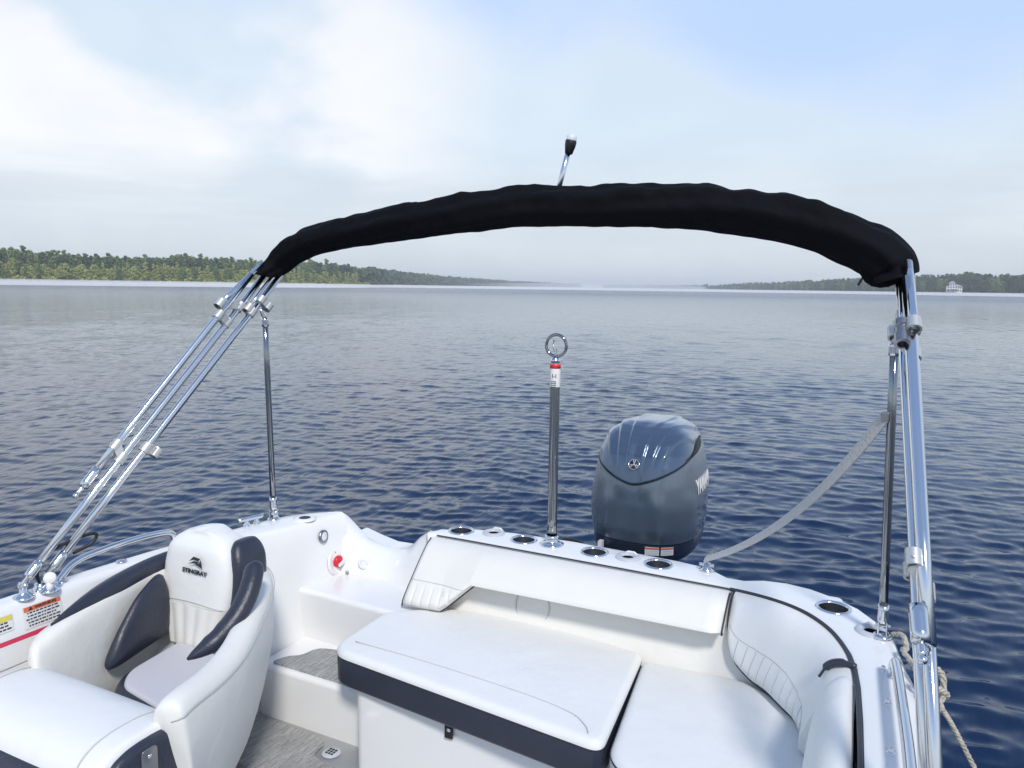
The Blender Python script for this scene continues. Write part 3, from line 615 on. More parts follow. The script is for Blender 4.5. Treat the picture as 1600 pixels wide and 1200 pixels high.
# ================================================================ BIMINI TOP
bi = empty('bimini_top', (CX, 1.4, .9), 'folded bimini sunshade in a black canvas boot on polished steel tube bows', 'sunshade')
path = [(-2.300, 1.893), (-2.262, 1.952), (-2.19, 1.995), (-2.065, 2.032), (-1.90, 2.056), (-1.755, 2.074), (-1.474, 2.104), (-1.216, 2.122), (-.979, 2.123), (-.759, 2.114), (-.555, 2.099), (-.364, 2.070), (-.215, 2.033), (-.125, 1.993), (-.060, 1.957), (-.025, 1.917), (-.014, 1.885)]
pp = smooth_path(path, 220); ra = []
secs = []; up = None
from mathutils import noise
for i, (x, z) in enumerate(pp):
    a = Vector((pp[max(i-1, 0)][0], 0, pp[max(i-1, 0)][1])); b = Vector((pp[min(i+1, 219)][0], 0, pp[min(i+1, 219)][1])); t_ = (b-a).normalized(); nx = Vector((-t_.z, 0, t_.x))
    u = i/219; rn = lin(u, [0, .03, .10, .3, .5, .8, .93, .985, 1], [.034, .046, .054, .064, .068, .069, .068, .060, .045]); ry = rn*1.25; row = []; en = max(1-u/.06, 1-(1-u)/.05, 0)**2; ry *= 1+.75*en; yc = 2.42-.050*en
    for k in range(36):
        th = 2*math.pi*k/36; c, s = math.cos(th), math.sin(th)
        w = noise.noise(Vector((x*7, s*1.2, c*1.2)))*.013*(1 if s > 0 else .3) + noise.noise(Vector((x*22, s*1.5+4, c*1.5)))*.0075*(1 if s > -.1 else .4)
        w += -.006*abs(math.sin(x*11+c))*(s > .3)
        # folds running along the tube
        w += .0045*math.sin(th*7+x*5+2*noise.noise(Vector((x*3, 0, 0))))
        q = Vector((x, yc, z))+nx*(s*(rn+w))+Vector((0, 1, 0))*(c*(ry+w)); row.append(tuple(q))
    secs.append(row)
boot = obj('canvas_boot', MB().loft(secs), CAN, bi, angle=180)
obj('zip_tail', MB().tube([(-.085, 2.40, 1.925), (-.090, 2.395, 1.90), (-.105, 2.39, 1.868)], .0035, 6), BLK, bi)
obj('boot_gusset', MB().loft([[(x, y, z) for x, z in ((-.125, 1.995), (-.098+t*.012, 1.852), (.005, 1.862), (.012, 1.93))] for y, t in ((2.36, 0), (2.385, -.5), (2.44, -.5), (2.47, 0))]), CAN, bi, angle=180, sub=2)
def both(f):
    for s_ in (-1, 1): f(lambda p: (CX+s_*(CX-p[0]) if s_ < 0 else p[0], p[1], p[2]) if s_ < 0 else (2*CX-p[0], p[1], p[2]), s_)
for sg in (-1, 1):
    m_ = (lambda p: tuple(p)) if sg < 0 else (lambda p: (2*CX-p[0], p[1], p[2]))
    T = lambda nm, a, b, r=.0125, mt=SS, par=bi: obj(nm, MB().tube([Vector(m_(a)).lerp(Vector(m_(b)), t) for t in (0, .25, .5, .75, 1)], r, 18), mt, par)
    Abot, Atop = (-2.372, 1.372, .915), (-2.300, 2.40, 1.925)
    if sg > 0: Abot = (-2.405, 1.372, .915)
    Cbot, Ctop = (-2.360, 1.445, .925), (-2.280, 2.425, 1.885)
    if sg > 0: Cbot = (-2.390, 1.445, .925)
    main = T('main_bow_leg', Abot, Atop, .0128)
    T('brace_leg', Cbot, Ctop, .0128)
    b1 = Vector((-2.375, 1.60, 1.185)); b2 = Vector((-2.312, 2.385, 1.975)) ; b2 = b1+(Vector((-2.312, 2.15, 1.750))-b1)*1.24
    sec_ = T('folded_bow_leg', b1, b2, .0128 if sg < 0 else .0150)
    if sg > 0: b1 = Vector((-2.360, 1.60, 1.205)); b2 = Vector((-2.252, 2.34, 1.905))
    d_ = (b1-b2).normalized()
    T('end_sleeve', b1+d_*(-.055), b1+d_*.018, .0155 if sg < 0 else .0175, SS, sec_); T('end_eye', b1+d_*.016, b1+d_*.045, .007, SS, sec_)
    obj('eye_tip', MB().lathe([(0, -.010), (.008, -.006), (.0095, 0), (.008, .006), (0, .010)], m_(b1+d_*.052), n=14), SS, sec_)
    T('short_bow_leg', (-2.318, 2.13, 1.765), (-2.296, 2.345, 1.93), .011)
    T('short_bow_leg', (-2.296, 2.27, 1.758), (-2.285, 2.41, 1.90), .011)
    # clamps: rounded collars round the tubes
    def clamp(p, d, r=.019, l=.034, cross=None, nm='tube_clamp'):
        d = Vector(d).normalized(); p = Vector(p); c_ = MB().lathe([(r*.7, -l/2), (r, -l/2), (r, l/2), (r*.7, l/2)], p, d, 16)
        if cross:
            q = Vector(cross); dd = (q-p)
            c_.lathe([(r*.7, -l/2), (r, -l/2), (r, l/2), (r*.7, l/2)], q, d, 16)
            s1 = d.cross(dd).normalized()*r*.75; s2 = d*l/2*.9
            vs = [p+s1+s2, p-s1+s2, p-s1-s2, p+s1-s2, q+s1+s2, q-s1+s2, q-s1-s2, q+s1-s2]
            c_.add(vs, [(0, 1, 2, 3), (7, 6, 5, 4), (0, 4, 5, 1), (1, 5, 6, 2), (2, 6, 7, 3), (3, 7, 4, 0)])
        c_.lathe([(.004, 0), (.004, r*.35), (0, r*.4)], p+Vector((.0, -r*.75, r*.5)), (0, -.75, .5), 8)
        return obj(nm, c_, ALU, bi, angle=40)
    dA = Vector(m_(Atop))-Vector(m_(Abot))
    la = lambda t: Vector(Abot).lerp(Vector(Atop), t)
    lb = lambda t: Vector(b1).lerp(Vector(b2), t)
    lc = lambda t: Vector(Cbot).lerp(Vector(Ctop), t)
    clamp(m_(lb(.155)), dA, .0168, .036, m_(la(.33)))
    clamp(m_(lb(.775)), dA, .0168, .034, m_(la(.775)))
    clamp(m_(la(.835)), dA, .018, .034, m_(Vector((-2.318, 2.14, 1.772))))
    clamp(m_(lc(.36)), dA, .018, .034, m_(lc(.36)+Vector((.004, .035, -.022))))
    clamp(m_(lc(.845)), dA, .018, .034, m_(Vector((-2.297, 2.262, 1.752))))
    clamp(m_(lc(.895)), dA, .017, .030, m_(lc(.895)+Vector((.006, .03, -.028))))
    # knuckles and feet
    for q, e in ((Abot, Vector(Atop)-Vector(Abot)), (Cbot, Vector(Ctop)-Vector(Cbot))):
        e.normalize(); q = Vector(q)
        T('end_sleeve', q+e*.02, q+e*.075, .0155, SS, bi)
        ft = obj('deck_hinge', MB().lathe([(.030, 0), (.030, .006), (.022, .010), (.012, .022), (.010, .045), (0, .050)], m_((q.x, q.y, .868)), n=20), SS, bi)
        obj('hinge_pin', MB().tube([Vector(m_(q))+Vector((-.017, 0, -.003)), Vector(m_(q))+Vector((.017, 0, -.003))], .006, 10), SS, ft)
        obj('hinge_jaw', MB().tube([q and Vector(m_(q+Vector((0, -.014, -.01)))), Vector(m_(q+e*.03))], .010, 12), SS, ft)
    # aft strut
    s0, s1 = Vector((-2.303, 2.376, .90)), Vector((-2.278, 2.330, 1.712))
    st_ = T('aft_strut', s0, s1, .0118, SSP); T('end_sleeve', s0, s0+(s1-s0)*.07, .0148, SS, st_); T('end_sleeve', s1-(s1-s0)*.04, s1, .0142, SS, st_)
    T('strut_pivot', s1, s1+Vector((-.002, -.02, .035)), .008, SS, st_)
    ft = obj('deck_hinge', MB().lathe([(.027, 0), (.027, .005), (.018, .010)], m_((s0.x, s0.y, .860)), n=20), SS, bi)
    for dx in (-.011, .011):
        obj('hinge_ear', MB().box((m_(s0)[0]+dx-.003, s0.y-.014, .864), (m_(s0)[0]+dx+.003, s0.y+.014, .905)), SS, ft, smooth=False, bevel=.004)
    obj('hinge_pin', MB().tube([Vector(m_(s0))+Vector((-.020, 0, -.006)), Vector(m_(s0))+Vector((.020, 0, -.006))], .005, 10), SS, ft)
# port knuckle fitting below the boot
kn = MB().lathe([(.012, -.03), (.019, -.028), (.019, .0), (.016, .004), (.016, .024), (.019, .026), (.019, .045), (.012, .047)], (.014, 2.13, 1.745), (-.05, .70, .70), 18)
obj('knuckle_joint', kn, SSD, bi, angle=30)
# adjustable webbing strap, twisted, from the port strut to the counter
P0, P1 = Vector((-.015, 2.335, 1.505)), Vector((-.548, 2.655, .905))
sec = []; 
for i in range(41):
    t = i/40; p = P0.lerp(P1, t)+Vector((0, 0, -.062*4*t*(1-t))) + Vector((.02, .0, 0))*4*t*(1-t)
    tw = R(80)-R(50)*t; d = (P1-P0).normalized(); s_ = d.cross(Vector((0, 0, 1))).normalized(); v = s_.cross(d); w = s_*math.cos(tw)+v*math.sin(tw); n_ = w.cross(d)
    sec.append([tuple(p+w*a+n_*b) for a, b in ((-.017, -.0025), (-.017, .0025), (-.007, .0045), (.007, .0045), (.017, .0025), (.017, -.0025), (.007, -.001), (-.007, -.001))])
obj('strap', MB().loft(sec), mat('grey_webbing', (.50, .50, .49), .42, metal=.25, bump=(120, .6)), bi, angle=50)
obj('strap_buckle', MB().box(P0+Vector((-.006, -.010, -.012)), P0+Vector((.014, .010, .018))), SSD, bi, smooth=False, bevel=.004)
pe = obj('strap_eye', MB().lathe([(.026, 0), (.026, .005), (.016, .010), (.012, .03), (0, .034)], (-.545, 2.665, .858), n=20), SS, bi)
obj('eye_bolt', MB().tube([(-.572, 2.665, .880), (-.52, 2.665, .880)], .006, 10), SS, pe)
# all-round light standing on the bow behind the boot
lb0 = Vector((-1.065, 2.47, 2.09)); lb1 = Vector((-1.030, 2.475, 2.365))
al = obj('light_pole', MB().tube([(-1.082, 2.47, 2.12), (-1.030, 2.475, 2.318)], .0095, 14), SS, bi)
obj('light_base', MB().lathe([(.010, -.012), (.013, -.010), (.0185, .016), (.0195, .028), (.018, .034), (0, .034)], (-1.030, 2.475, 2.310), (.2, 0, 1), 24), BLK, al)
obj('light_lens', MB().lathe([(.0175, .034), (.0185, .045), (.014, .052), (0, .054)], (-1.030, 2.475, 2.310), (.2, 0, 1), 24), LENS, al)

# ================================================================ SKI TOW POLE
sk = empty('ski_tow_pole', (-1.142, 2.656, .858), 'upright polished steel tow pole with ring top standing on the stern counter', 'tow pole')
pb, pt = Vector((-1.142, 2.656, .862)), Vector((-1.146, 2.665, 1.575))
pl = lambda t: pb.lerp(pt, t)
obj('pole_shaft', MB().tube([pl(t) for t in np.linspace(0, 1, 8)], [.0188]*8, 28), SSP, sk)
obj('deck_flange', MB().lathe([(.047, -.004), (.047, .001), (.036, .006), (.0245, .009), (.0225, .024), (.0275, .026), (.0275, .033), (.022, .036)], pb, n=36), SS, sk)
sl2 = obj('sticker', MB().lathe([(.0200, -.088), (.0203, -.087), (.0203, .0), (.0200, .001)], pl(.985), pt-pb, n=28), LAB, sk); sl2['label'] = 'white sticker with red top band round the pole'
obj('red_band', MB().lathe([(.0204, -.018), (.0207, -.018), (.0207, 0), (.0204, 0)], pl(.985), n=28), RED, sl2)
q = pl(.985)-Vector((0, 0, .046)); text('sticker_print', 'I-I', (q.x+.005, q.y-.0208, q.z), (1, .2, 0), (0, 0, 1), .016, INK, sl2)
tl = MB()
for k in range(4): tl.box((q.x-.008, q.y-.0216, q.z-.022-.007*k), (q.x+.012, q.y-.0199, q.z-.0195-.007*k))
obj('sticker_lines', tl, INK, sl2, smooth=False)
obj('pole_neck', MB().lathe([(.0188, 0), (.017, .008), (.010, .014), (.008, .022), (0, .024)], pt, n=24), SS, sk)
rc = pt+Vector((0.002, 0, .058)); obj('tow_ring', MB().tube([rc+Vector((.041*math.cos(a), .012*math.sin(a)*0, .041*math.sin(a))) for a in np.linspace(0, 2*math.pi, 56, endpoint=False)], .0060, 12, loop=True), SSP, sk)
obj('clip', MB().tube([pt+Vector((.0, -.004, .018)), pt+Vector((-.008, -.006, .05)), pt+Vector((-.006, -.006, .078)), pt+Vector((.002, -.006, .070)), pt+Vector((.006, -.006, .045)), pt+Vector((.006, -.004, .020))], .0022, 8), SS, sk)

# ================================================================ OUTBOARD MOTOR
MX, MY = -1.045, 3.66
mo = empty('outboard_motor', (MX, MY, .1), 'grey blue outboard motor with a silver badge behind the transom', 'outboard motor')
def cs(z0, hx, hyf, hyb, yo=0, n=64, p=2.7, ribs=0):
    q = []
    for k in range(n):
        a = 2*math.pi*k/n; c, s = math.cos(a), math.sin(a); d = (abs(c)**p+abs(s)**p)**(-1/p); q.append((MX+hx*c*d, MY+yo+(hyb if s > 0 else hyf)*s*d, z0))
    return q
# cowl envelope over height: half widths
ZB, ZT = .690, 1.222
def env(z):
    t = (z-ZB)/(ZT-ZB)
    hx = .95*lin(t, [0, .1, .3, .5, .65, .75, .84, .91, .955, .985, 1.0], [.268, .274, .277, .268, .254, .240, .217, .187, .152, .108, .05])
    hf = lin(t, [0, .1, .3, .5, .65, .75, .84, .91, .96, .99, 1.0], [.305, .312, .312, .302, .282, .260, .226, .180, .130, .075, .03])
    hb = lin(t, [0, .1, .3, .5, .65, .75, .84, .91, .96, .99, 1.0], [.36, .37, .385, .39, .385, .375, .35, .31, .26, .18, .08])
    return hx, hf, hb
def seamz(x, y): return .99
def seamz_old(x, y):   # V-shaped lower edge of the top lid: low at front, sweeping up aft
    u = (y-(MY-.31))/.70; return 1.005+.20*max(0, min(1, u))**.75
zs = list(np.linspace(ZB, 1.0, 24))+list(np.linspace(1.02, ZT, 20))
vs = []; rows = []
for z in zs: rows.append(cs(z, *env(z), n=192))
rows = [[list(p) for p in r] for r in rows]
# smooth the envelope
A = np.array(rows); 
for _ in range(2): A[1:-1] = (A[:-2]+2*A[1:-1]+A[2:])/4
# sculpt: flutes running up and aft over the lid, air scoop recess at port rear
lid_idx = None
cow = MB(); n = 192
low_v = []; 
for i in range(len(A)):
    for k in range(n):
        x, y, z = A[i, k]; sz = 9; u_ = abs(x-MX); d_ = A[i, k]-np.array([MX, MY, z]); d_ /= np.linalg.norm(d_)
        tp = smst(z, ZB, ZB+.05)*(1-smst(z, .88, .95)); lean = .03*(z-ZB)/.3
        if y < MY: A[i, k] += d_*tp*(.010*math.exp(-((u_-.135+lean)/.030)**2)-.005*math.exp(-((u_-.07+lean*.5)/.04)**2))
        A[i, k] += d_*.006*tp*math.exp(-((y-(MY-.12)+.2*(z-ZB))/.05)**2)
        if False:
            g_ = .0; ux = (x-MX)/.25
            ph = ux*3.6+(y-MY)*2.2*np.sign(ux)*1.0
            fl = .006*math.sin(ph*math.pi)*smst(z, sz, sz+.06)
            c_ = np.array([MX, MY, .9]); v = A[i, k]-c_; v /= np.linalg.norm(v); A[i, k] = A[i, k]+v*(fl+.004)
for i in range(len(A)-1):
    for k in range(n):
        l = (k+1) % n; q = [A[i, k], A[i, l], A[i+1, l], A[i+1, k]]; c_ = sum(q)/4
        cow.add(q, [(0, 1, 2, 3)])
cow.add([A[-1, k] for k in range(n)], [tuple(range(n))]); cow.add([A[0, k] for k in range(n)], [tuple(range(n))[::-1]])
cw = obj('engine_cowling', cow, COWL, mo, angle=60)
# the lid: its own smooth shell slightly proud, trimmed along the seam
lidm = MB(); L_ = []
U = 360; V = 60
def surf(k, z):   # point on the envelope
    hx, hf, hb = env(z); a = 2*math.pi*k/U; p = 2.7; c, s = math.cos(a), math.sin(a); d = (abs(c)**p+abs(s)**p)**(-1/p); return Vector((MX+hx*c*d, MY+(hb if s > 0 else hf)*s*d, z))
def lidz(x, y):
    fr = (y-(MY-.31))/.70; ax = abs(x-MX)/.25
    return min(1.13, .940+.165*min(1, fr)**.8*(fr > 0)+.085*math.sqrt(ax*ax+.01))
RB = [(.060, .0), (.135, .0), (.205, .0)]
def rib(x, y):
    fr = max(0, (y-(MY-.31))/.70); u = abs(x-MX)/(.50+.75*min(1, fr*1.7)); f_ = 0
    for c_, _ in RB:
        t_ = u-c_
        f_ += max(0, 1-abs(t_)/(.052 if t_ < 0 else .012))
    return f_
for j in range(V):
    row = []
    for k in range(U):
        p0_ = surf(k, 1.02); z0 = lidz(p0_.x, p0_.y)
        t = j/(V-1); z = z0+(ZT-.0015-z0)*(1-(1-t)**1.7); p = surf(k, z)
        c_ = Vector((MX, MY, .88)); v = (p-c_).normalized()
        fl = .0075*rib(p.x, p.y)*smst(t, .08, .26)*(1-smst(t, .80, 1.0))
        row.append(tuple(p+v*(.006+fl) if j else p-v*.004))
    L_.append(row)
lo = obj('cowling_lid', MB().loft(L_, True, True), COWT, mo, angle=180)
sm = [Vector(L_[1][k])+Vector((0, 0, -.007)) for k in range(U)]
obj('lid_gap', MB().tube([tuple(p) for p in sm], .0022, 6, loop=True), BLK, mo)
# air scoop at the upper port side
ac = MB(); sq = []
def flank(y, z, o):
    hx, hf, hb = env(z); s_ = (y-MY)/(hb if y > MY else hf); return Vector((MX+hx*max(0, 1-abs(s_)**2.7)**(1/2.7)+o, y, z))
for y, za, zb_ in ((MY-.17, 1.072, 1.074), (MY-.10, 1.078, 1.098), (MY-.02, 1.088, 1.125), (MY+.06, 1.10, 1.142), (MY+.12, 1.112, 1.146)):
    sq.append([tuple(flank(y, za, .004)), tuple(flank(y, zb_, .013)), tuple(flank(y, zb_, -.02)), tuple(flank(y, za, -.02))])
ac.loft(sq)
obj('air_scoop', ac, BLK, mo, smooth=False)
# bottom apron in navy, with labels
ap = MB(); ap.loft([cs(.585, .215, .25, .30, 0), cs(.605, .235, .285, .34, 0), cs(.635, .246, .300, .352), cs(.683, .250, .305, .36), cs(.687, .246, .30, .355)])
apr = obj('lower_apron', ap, NVP, mo, angle=50)
for k, (u, w) in enumerate(((.072, .062), (.142, .048))):
    lb_ = MB(); y_ = []
    def apy(x): 
        c = abs(x-MX)/.252; return MY-.307*(max(0, 1-c**2.7))**(1/2.7)-.002
    xs_ = np.linspace(MX+u, MX+u+w, 6)
    lb_.loft([[(x, apy(x)-.001, .640), (x, apy(x)-.001, .678), (x, apy(x)+.003, .678), (x, apy(x)+.003, .640)] for x in xs_])
    l1 = obj('caution_label', lb_, LAB, apr, smooth=False)
    lb2 = MB(); lb2.loft([[(x, apy(x)-.002, .668), (x, apy(x)-.002, .6765), (x, apy(x)+.001, .6765), (x, apy(x)+.001, .668)] for x in xs_]); obj('orange_band', lb2, ORG, l1, smooth=False)
    l3 = MB()
    for r_ in range(3): l3.loft([[(x, apy(x)-.002, .645+.007*r_), (x, apy(x)-.002, .6475+.007*r_), (x, apy(x)+.001, .6475+.007*r_), (x, apy(x)+.001, .645+.007*r_)] for x in np.linspace(MX+u+.005, MX+u+w-.005, 5)])
    obj('label_print', l3, GPL, l1, smooth=False)
obj('gauge_port', MB().lathe([(.006, 0), (0, .002)], (MX+.20, MY-.205, .66), (.75, -1, 0), 10), LAB, apr)
# badge: ring with three tuning forks
z_b = 1.050; u_ = surf(int(U*.75), z_b); nb = Vector((0, -1, .60)).normalized(); bc = u_+nb*.012
xb = Vector((1, 0, 0)); yb_ = nb.cross(xb)*-1; yb_ = xb.cross(nb)*-1 if (xb.cross(nb)).z < 0 else xb.cross(nb)
P2 = lambda a, b: bc+xb*a+yb_*b
bd = obj('badge_ring', MB().tube([P2(.0245*math.cos(a), .0245*math.sin(a)) for a in np.linspace(0, 2*math.pi, 36, endpoint=False)], .0022, 8, loop=True), CHR, mo)
fk = MB()
for j in range(3):
    a = math.pi/2+j*2*math.pi/3; c, s = math.cos(a), math.sin(a); pr = (-s, c)
    fk.tube([P2(-c*.003, -s*.003), P2(c*.011, s*.011)], .0016, 6)
    for e in (-1, 1): fk.tube([P2(c*.010, s*.010), P2(c*.013+pr[0]*e*.0045, s*.013+pr[1]*e*.0045), P2(c*.0215+pr[0]*e*.0045, s*.0215+pr[1]*e*.0045)], .0015, 6)
obj('badge_forks', fk, LAB, bd); obj('badge_disc', MB().lathe([(0, -.004), (.0235, -.004), (.0235, -.001), (0, -.001)], bc, nb, 28), NVP, bd)
# YAMAHA on the port flank, following the curve of the cowling
yt = text('brand_text', 'YAMAHA', (0, 0, 0), (1, 0, 0), (0, 1, 0), .070, LAB, mo, sx=.72, ext=.001, bold=.003)
for v in yt.data.vertices:
    y = MY+.040+v.co.x; z = .932+v.co.y; 
    hx, hf, hb = env(z); s = (y-MY)/(hb if y > MY else hf); c = max(0, 1-abs(s)**2.7)**(1/2.7); v.co = Vector((MX+hx*c+.0025+v.co.z, y, z))
# mid section, bracket, tiller arm and cables
obj('mid_section', MB().loft([cs(z, a, b, c_, 0, 32) for z, a, b, c_ in ((-.55, .03, .12, .15), (-.2, .045, .14, .17), (.2, .06, .15, .18), (.45, .12, .20, .24), (.60, .19, .23, .28))]), NVP, mo, angle=60)
br_ = MB().box((MX-.17, 2.80, -.05), (MX+.17, 3.06, .50)).box((MX-.10, 3.02, .05), (MX+.10, MY-.1, .52)).box((MX-.24, 3.12, .42), (MX+.24, 3.42, .585)).box((MX-.33, 3.22, .55), (MX-.17, 3.40, .635))
obj('mounting_bracket', br_, BLK, mo, smooth=False, bevel=.02)
obj('steering_cable', MB().tube(smooth_path([(MX+.16, 3.38, .60), (MX+.24, 3.26, .62), (MX+.27, 3.10, .55), (MX+.22, 2.95, .50), (MX+.2, 2.80, .40)], 30), .012, 8), BLK, mo)
obj('rigging_hose', MB().tube(smooth_path([(MX-.12, 3.40, .56), (MX-.28, 3.30, .66), (MX-.34, 3.18, .63), (MX-.30, 2.98, .55), (MX-.25, 2.80, .42)], 30), .02, 10), BLK, mo)
obj('side_latch', MB().box((MX-.155, MY-.318, .638), (MX-.135, MY-.285, .672)), LAB, mo, smooth=False)

mo.location.z -= .014
# ================================================================ MOORING LINE
ml = empty('mooring_line', (.14, 2.05, .86), 'cream cotton mooring rope knotted by the port gunwale and trailing over the water', 'rope')
def rope(nm, pts, r, nn=60, par=ml):
    p = smooth_path([(a-.012*(a > .12), b, c) for a, b, c in pts], nn); mb = MB()
    for s_ in range(3):
        q = []
        for i, a in enumerate(p):
            A_ = Vector(a); t_ = (Vector(p[min(i+1, nn-1)])-Vector(p[max(i-1, 0)])).normalized(); x = t_.cross(Vector((.3, .2, 1))).normalized(); y = x.cross(t_); ph = i*.55+s_*2.094
            q.append(A_+(x*math.cos(ph)+y*math.sin(ph))*r*.5)
        mb.tube(q, r*.58, 8)
    return obj(nm, mb, ROPE, par)
rope('rope_tail', [(.165, 2.04, .86), (.20, 2.04, .81), (.262, 2.04, .70), (.35, 2.03, .55), (.48, 2.0, .33), (.62, 1.97, .10), (.70, 1.95, -.05)], .0060, 260)
rope('knot', [(.150, 2.05, .83), (.135, 2.05, .905), (.150, 2.04, .945), (.170, 2.05, .925), (.172, 2.04, .875), (.150, 2.025, .862), (.138, 2.03, .885), (.165, 2.03, .900), (.182, 2.05, .880), (.165, 2.07, .858), (.145, 2.06, .872), (.170, 2.02, .862), (.168, 2.03, .85)], .0078, 110)
rope('rope_end', [(.150, 2.03, .87), (.148, 2.02, .83), (.155, 2.01, .79), (.152, 2.0, .765)], .0072, 30)
rope('lashing', [(.05, 2.38, .872), (.075, 2.34, .89), (.085, 2.30, .872), (.075, 2.25, .885), (.10, 2.20, .875), (.105, 2.14, .885), (.12, 2.09, .87), (.145, 2.06, .875)], .0072, 70)

# ================================================================ LAKE, SHORES, MIST, HAZE
def az_of(px):  # azimuth (from +Y towards +X) of a column of the view, used once to lay out the shore
    return -YAW+math.atan((px-800)/1200)
def pol(az, d): return (math.sin(az)*d, math.cos(az)*d)
# water: polar sheet around the boat, real waves near, bump everywhere
def lake():
    rs = [0.6]
    while rs[-1] < 110: rs.append(rs[-1]*1.0032+.0015)
    rs = np.array(rs); c0 = -YAW
    th = np.concatenate([np.linspace(-R(42), R(42), 560), np.linspace(R(42), 2*math.pi-R(42), 90)[1:-1]])+c0
    Rr, T = np.meshgrid(rs, th, indexing='ij'); X = Rr*np.sin(T); Y = Rr*np.cos(T)
    Z = np.zeros_like(X); dx = np.zeros_like(X); dy = np.zeros_like(X)
    dr = Rr*.0045
    wdir = R(-95)          # crests run nearly across the view, slightly oblique
    g = np.random.default_rng(5)
    for i in range(150):
        lam = .11*(.95/.11)**(g.random()**1.25); k = 2*math.pi/lam
        a = -YAW + R(12) + g.normal(0, R(22))*(1.0 if lam < .5 else .7)
        amp = .0047*lam/(1+(lam/.42)**2)*g.uniform(.6, 1.4); ph = g.uniform(0, 6.28)
        fade = np.clip((lam/dr-2.2)/2, 0, 1)
        kx, ky = k*math.sin(a), k*math.cos(a); w = kx*X+ky*Y+ph
        Z += amp*fade*np.cos(w); dx -= amp*.8*fade*math.sin(a)*np.sin(w); dy -= amp*.8*fade*math.cos(a)*np.sin(w)
    # patches of calmer and rougher water
    pt = .80+.28*np.sin(X*.35+1.3*np.sin(Y*.22))*np.sin(Y*.31+.8*np.sin(X*.19)+1)
    Z *= pt; dx *= pt; dy *= pt
    edge_ = np.clip((110-Rr)/25, 0, 1); Z *= edge_; X2 = X+dx*edge_; Y2 = Y+dy*edge_
    V = np.stack([X2, Y2, Z], -1).reshape(-1, 3); nr, nt_ = Rr.shape
    far = []
    for d in (400, 1500, 9000): far.append(np.stack([d*np.sin(th), d*np.cos(th), 0*th], -1))
    V = np.vstack([V]+far+[np.array([[0, 0, 0]])]); nr += 3
    i = np.arange(nr-1)[:, None]; j = np.arange(nt_)[None, :]; j2 = (j+1) % nt_
    F = np.stack([i*nt_+j, i*nt_+j2, (i+1)*nt_+j2, (i+1)*nt_+j], -1).reshape(-1, 4)[:, ::-1]
    me = bpy.data.meshes.new('lake_water'); nf = len(F); tri = np.stack([np.full(nt_, nr*nt_), np.arange(nt_), (np.arange(nt_)+1) % nt_], -1)[:, ::-1]
    me.vertices.add(len(V)); me.vertices.foreach_set('co', V.astype(np.float32).ravel())
    me.loops.add(nf*4+nt_*3); me.loops.foreach_set('vertex_index', np.concatenate([F.ravel(), tri.ravel()]).astype(np.int32))
    me.polygons.add(nf+nt_); me.polygons.foreach_set('loop_start', np.concatenate([np.arange(nf)*4, nf*4+np.arange(nt_)*3]).astype(np.int32))
    me.update(calc_edges=True); me.shade_smooth()
    m = bpy.data.materials.new('lake_surface'); m.use_nodes = True; t = m.node_tree; b = t.nodes['Principled BSDF']
    b.inputs['Base Color'].default_value = (.006, .021, .060, 1); b.inputs['Roughness'].default_value = .05; b.inputs['IOR'].default_value = 1.333
    c = t.nodes.new('ShaderNodeTexCoord'); prev = None
    for sc, st, dist, rot in (((9, 3.2, 1), .35, .010, 0), ((2.6, .55, 1), .70, .065, .1), ((.16, .035, 1), .14, .6, -.1)):
        mp = t.nodes.new('ShaderNodeMapping'); mp.inputs['Rotation'].default_value = (0, 0, -YAW-math.pi/2+rot); mp.inputs['Scale'].default_value = sc; t.links.new(c.outputs['Object'], mp.inputs[0])
        nn = t.nodes.new('ShaderNodeTexNoise'); nn.inputs['Scale'].default_value = 1; nn.inputs['Detail'].default_value = 4; t.links.new(mp.outputs[0], nn.inputs[0])
        bm = t.nodes.new('ShaderNodeBump'); bm.inputs['Strength'].default_value = st; bm.inputs['Distance'].default_value = dist; t.links.new(nn.outputs[0], bm.inputs['Height'])
        if prev: t.links.new(prev.outputs[0], bm.inputs['Normal'])
        prev = bm
    t.links.new(prev.outputs[0], b.inputs['Normal'])
    vl = t.nodes.new('ShaderNodeVectorMath'); vl.operation = 'LENGTH'; t.links.new(c.outputs['Object'], vl.inputs[0])   # ripples too fine to model farther out
    mr = t.nodes.new('ShaderNodeMapRange'); t.links.new(vl.outputs['Value'], mr.inputs[0])
    for k_, v_ in ((1, 20), (2, 220), (3, .04), (4, .24)): mr.inputs[k_].default_value = v_
    t.links.new(mr.outputs[0], b.inputs['Roughness'])
    me.materials.append(m); o = bpy.data.objects.new('lake_water', me); COL.objects.link(o); tag(o, 'rippled dark blue lake water', None, None, 'structure')
lake()

# shore polylines (azimuth column, distance)
LEFT = [(-560, 400), (-300, 405), (-100, 415), (0, 420), (150, 428), (300, 445), (420, 475), (520, 530), (570, 640), (620, 860), (680, 1150), (760, 1600), (850, 2300), (905, 3000)]
RIGHT = [(940, 3300), (1010, 3100), (1090, 2700), (1104, 1500), (1180, 1300), (1250, 1080), (1310, 930), (1350, 860), (1420, 790), (1500, 740), (1600, 715), (1800, 690), (2050, 690)]
def land(name, pts, depth, lab):
    P_ = []; 
    for px, d in pts:
        for k, (dd, z) in enumerate(((-6, -1), (0, .35), (25, 1.2), (depth, 3.0))): P_.append((*pol(az_of(px), d+dd), z))
    n_ = len(pts); F = [(i*4+j, (i+1)*4+j, (i+1)*4+j+1, i*4+j+1) for i in range(n_-1) for j in range(3)]
    o = obj(name, MB().add(P_, F), mat('shore_soil_'+name, (.14, .13, .07), .95, var=(.2, .2, (.08, .09, .04))), None); tag(o, lab, None, None, 'structure')
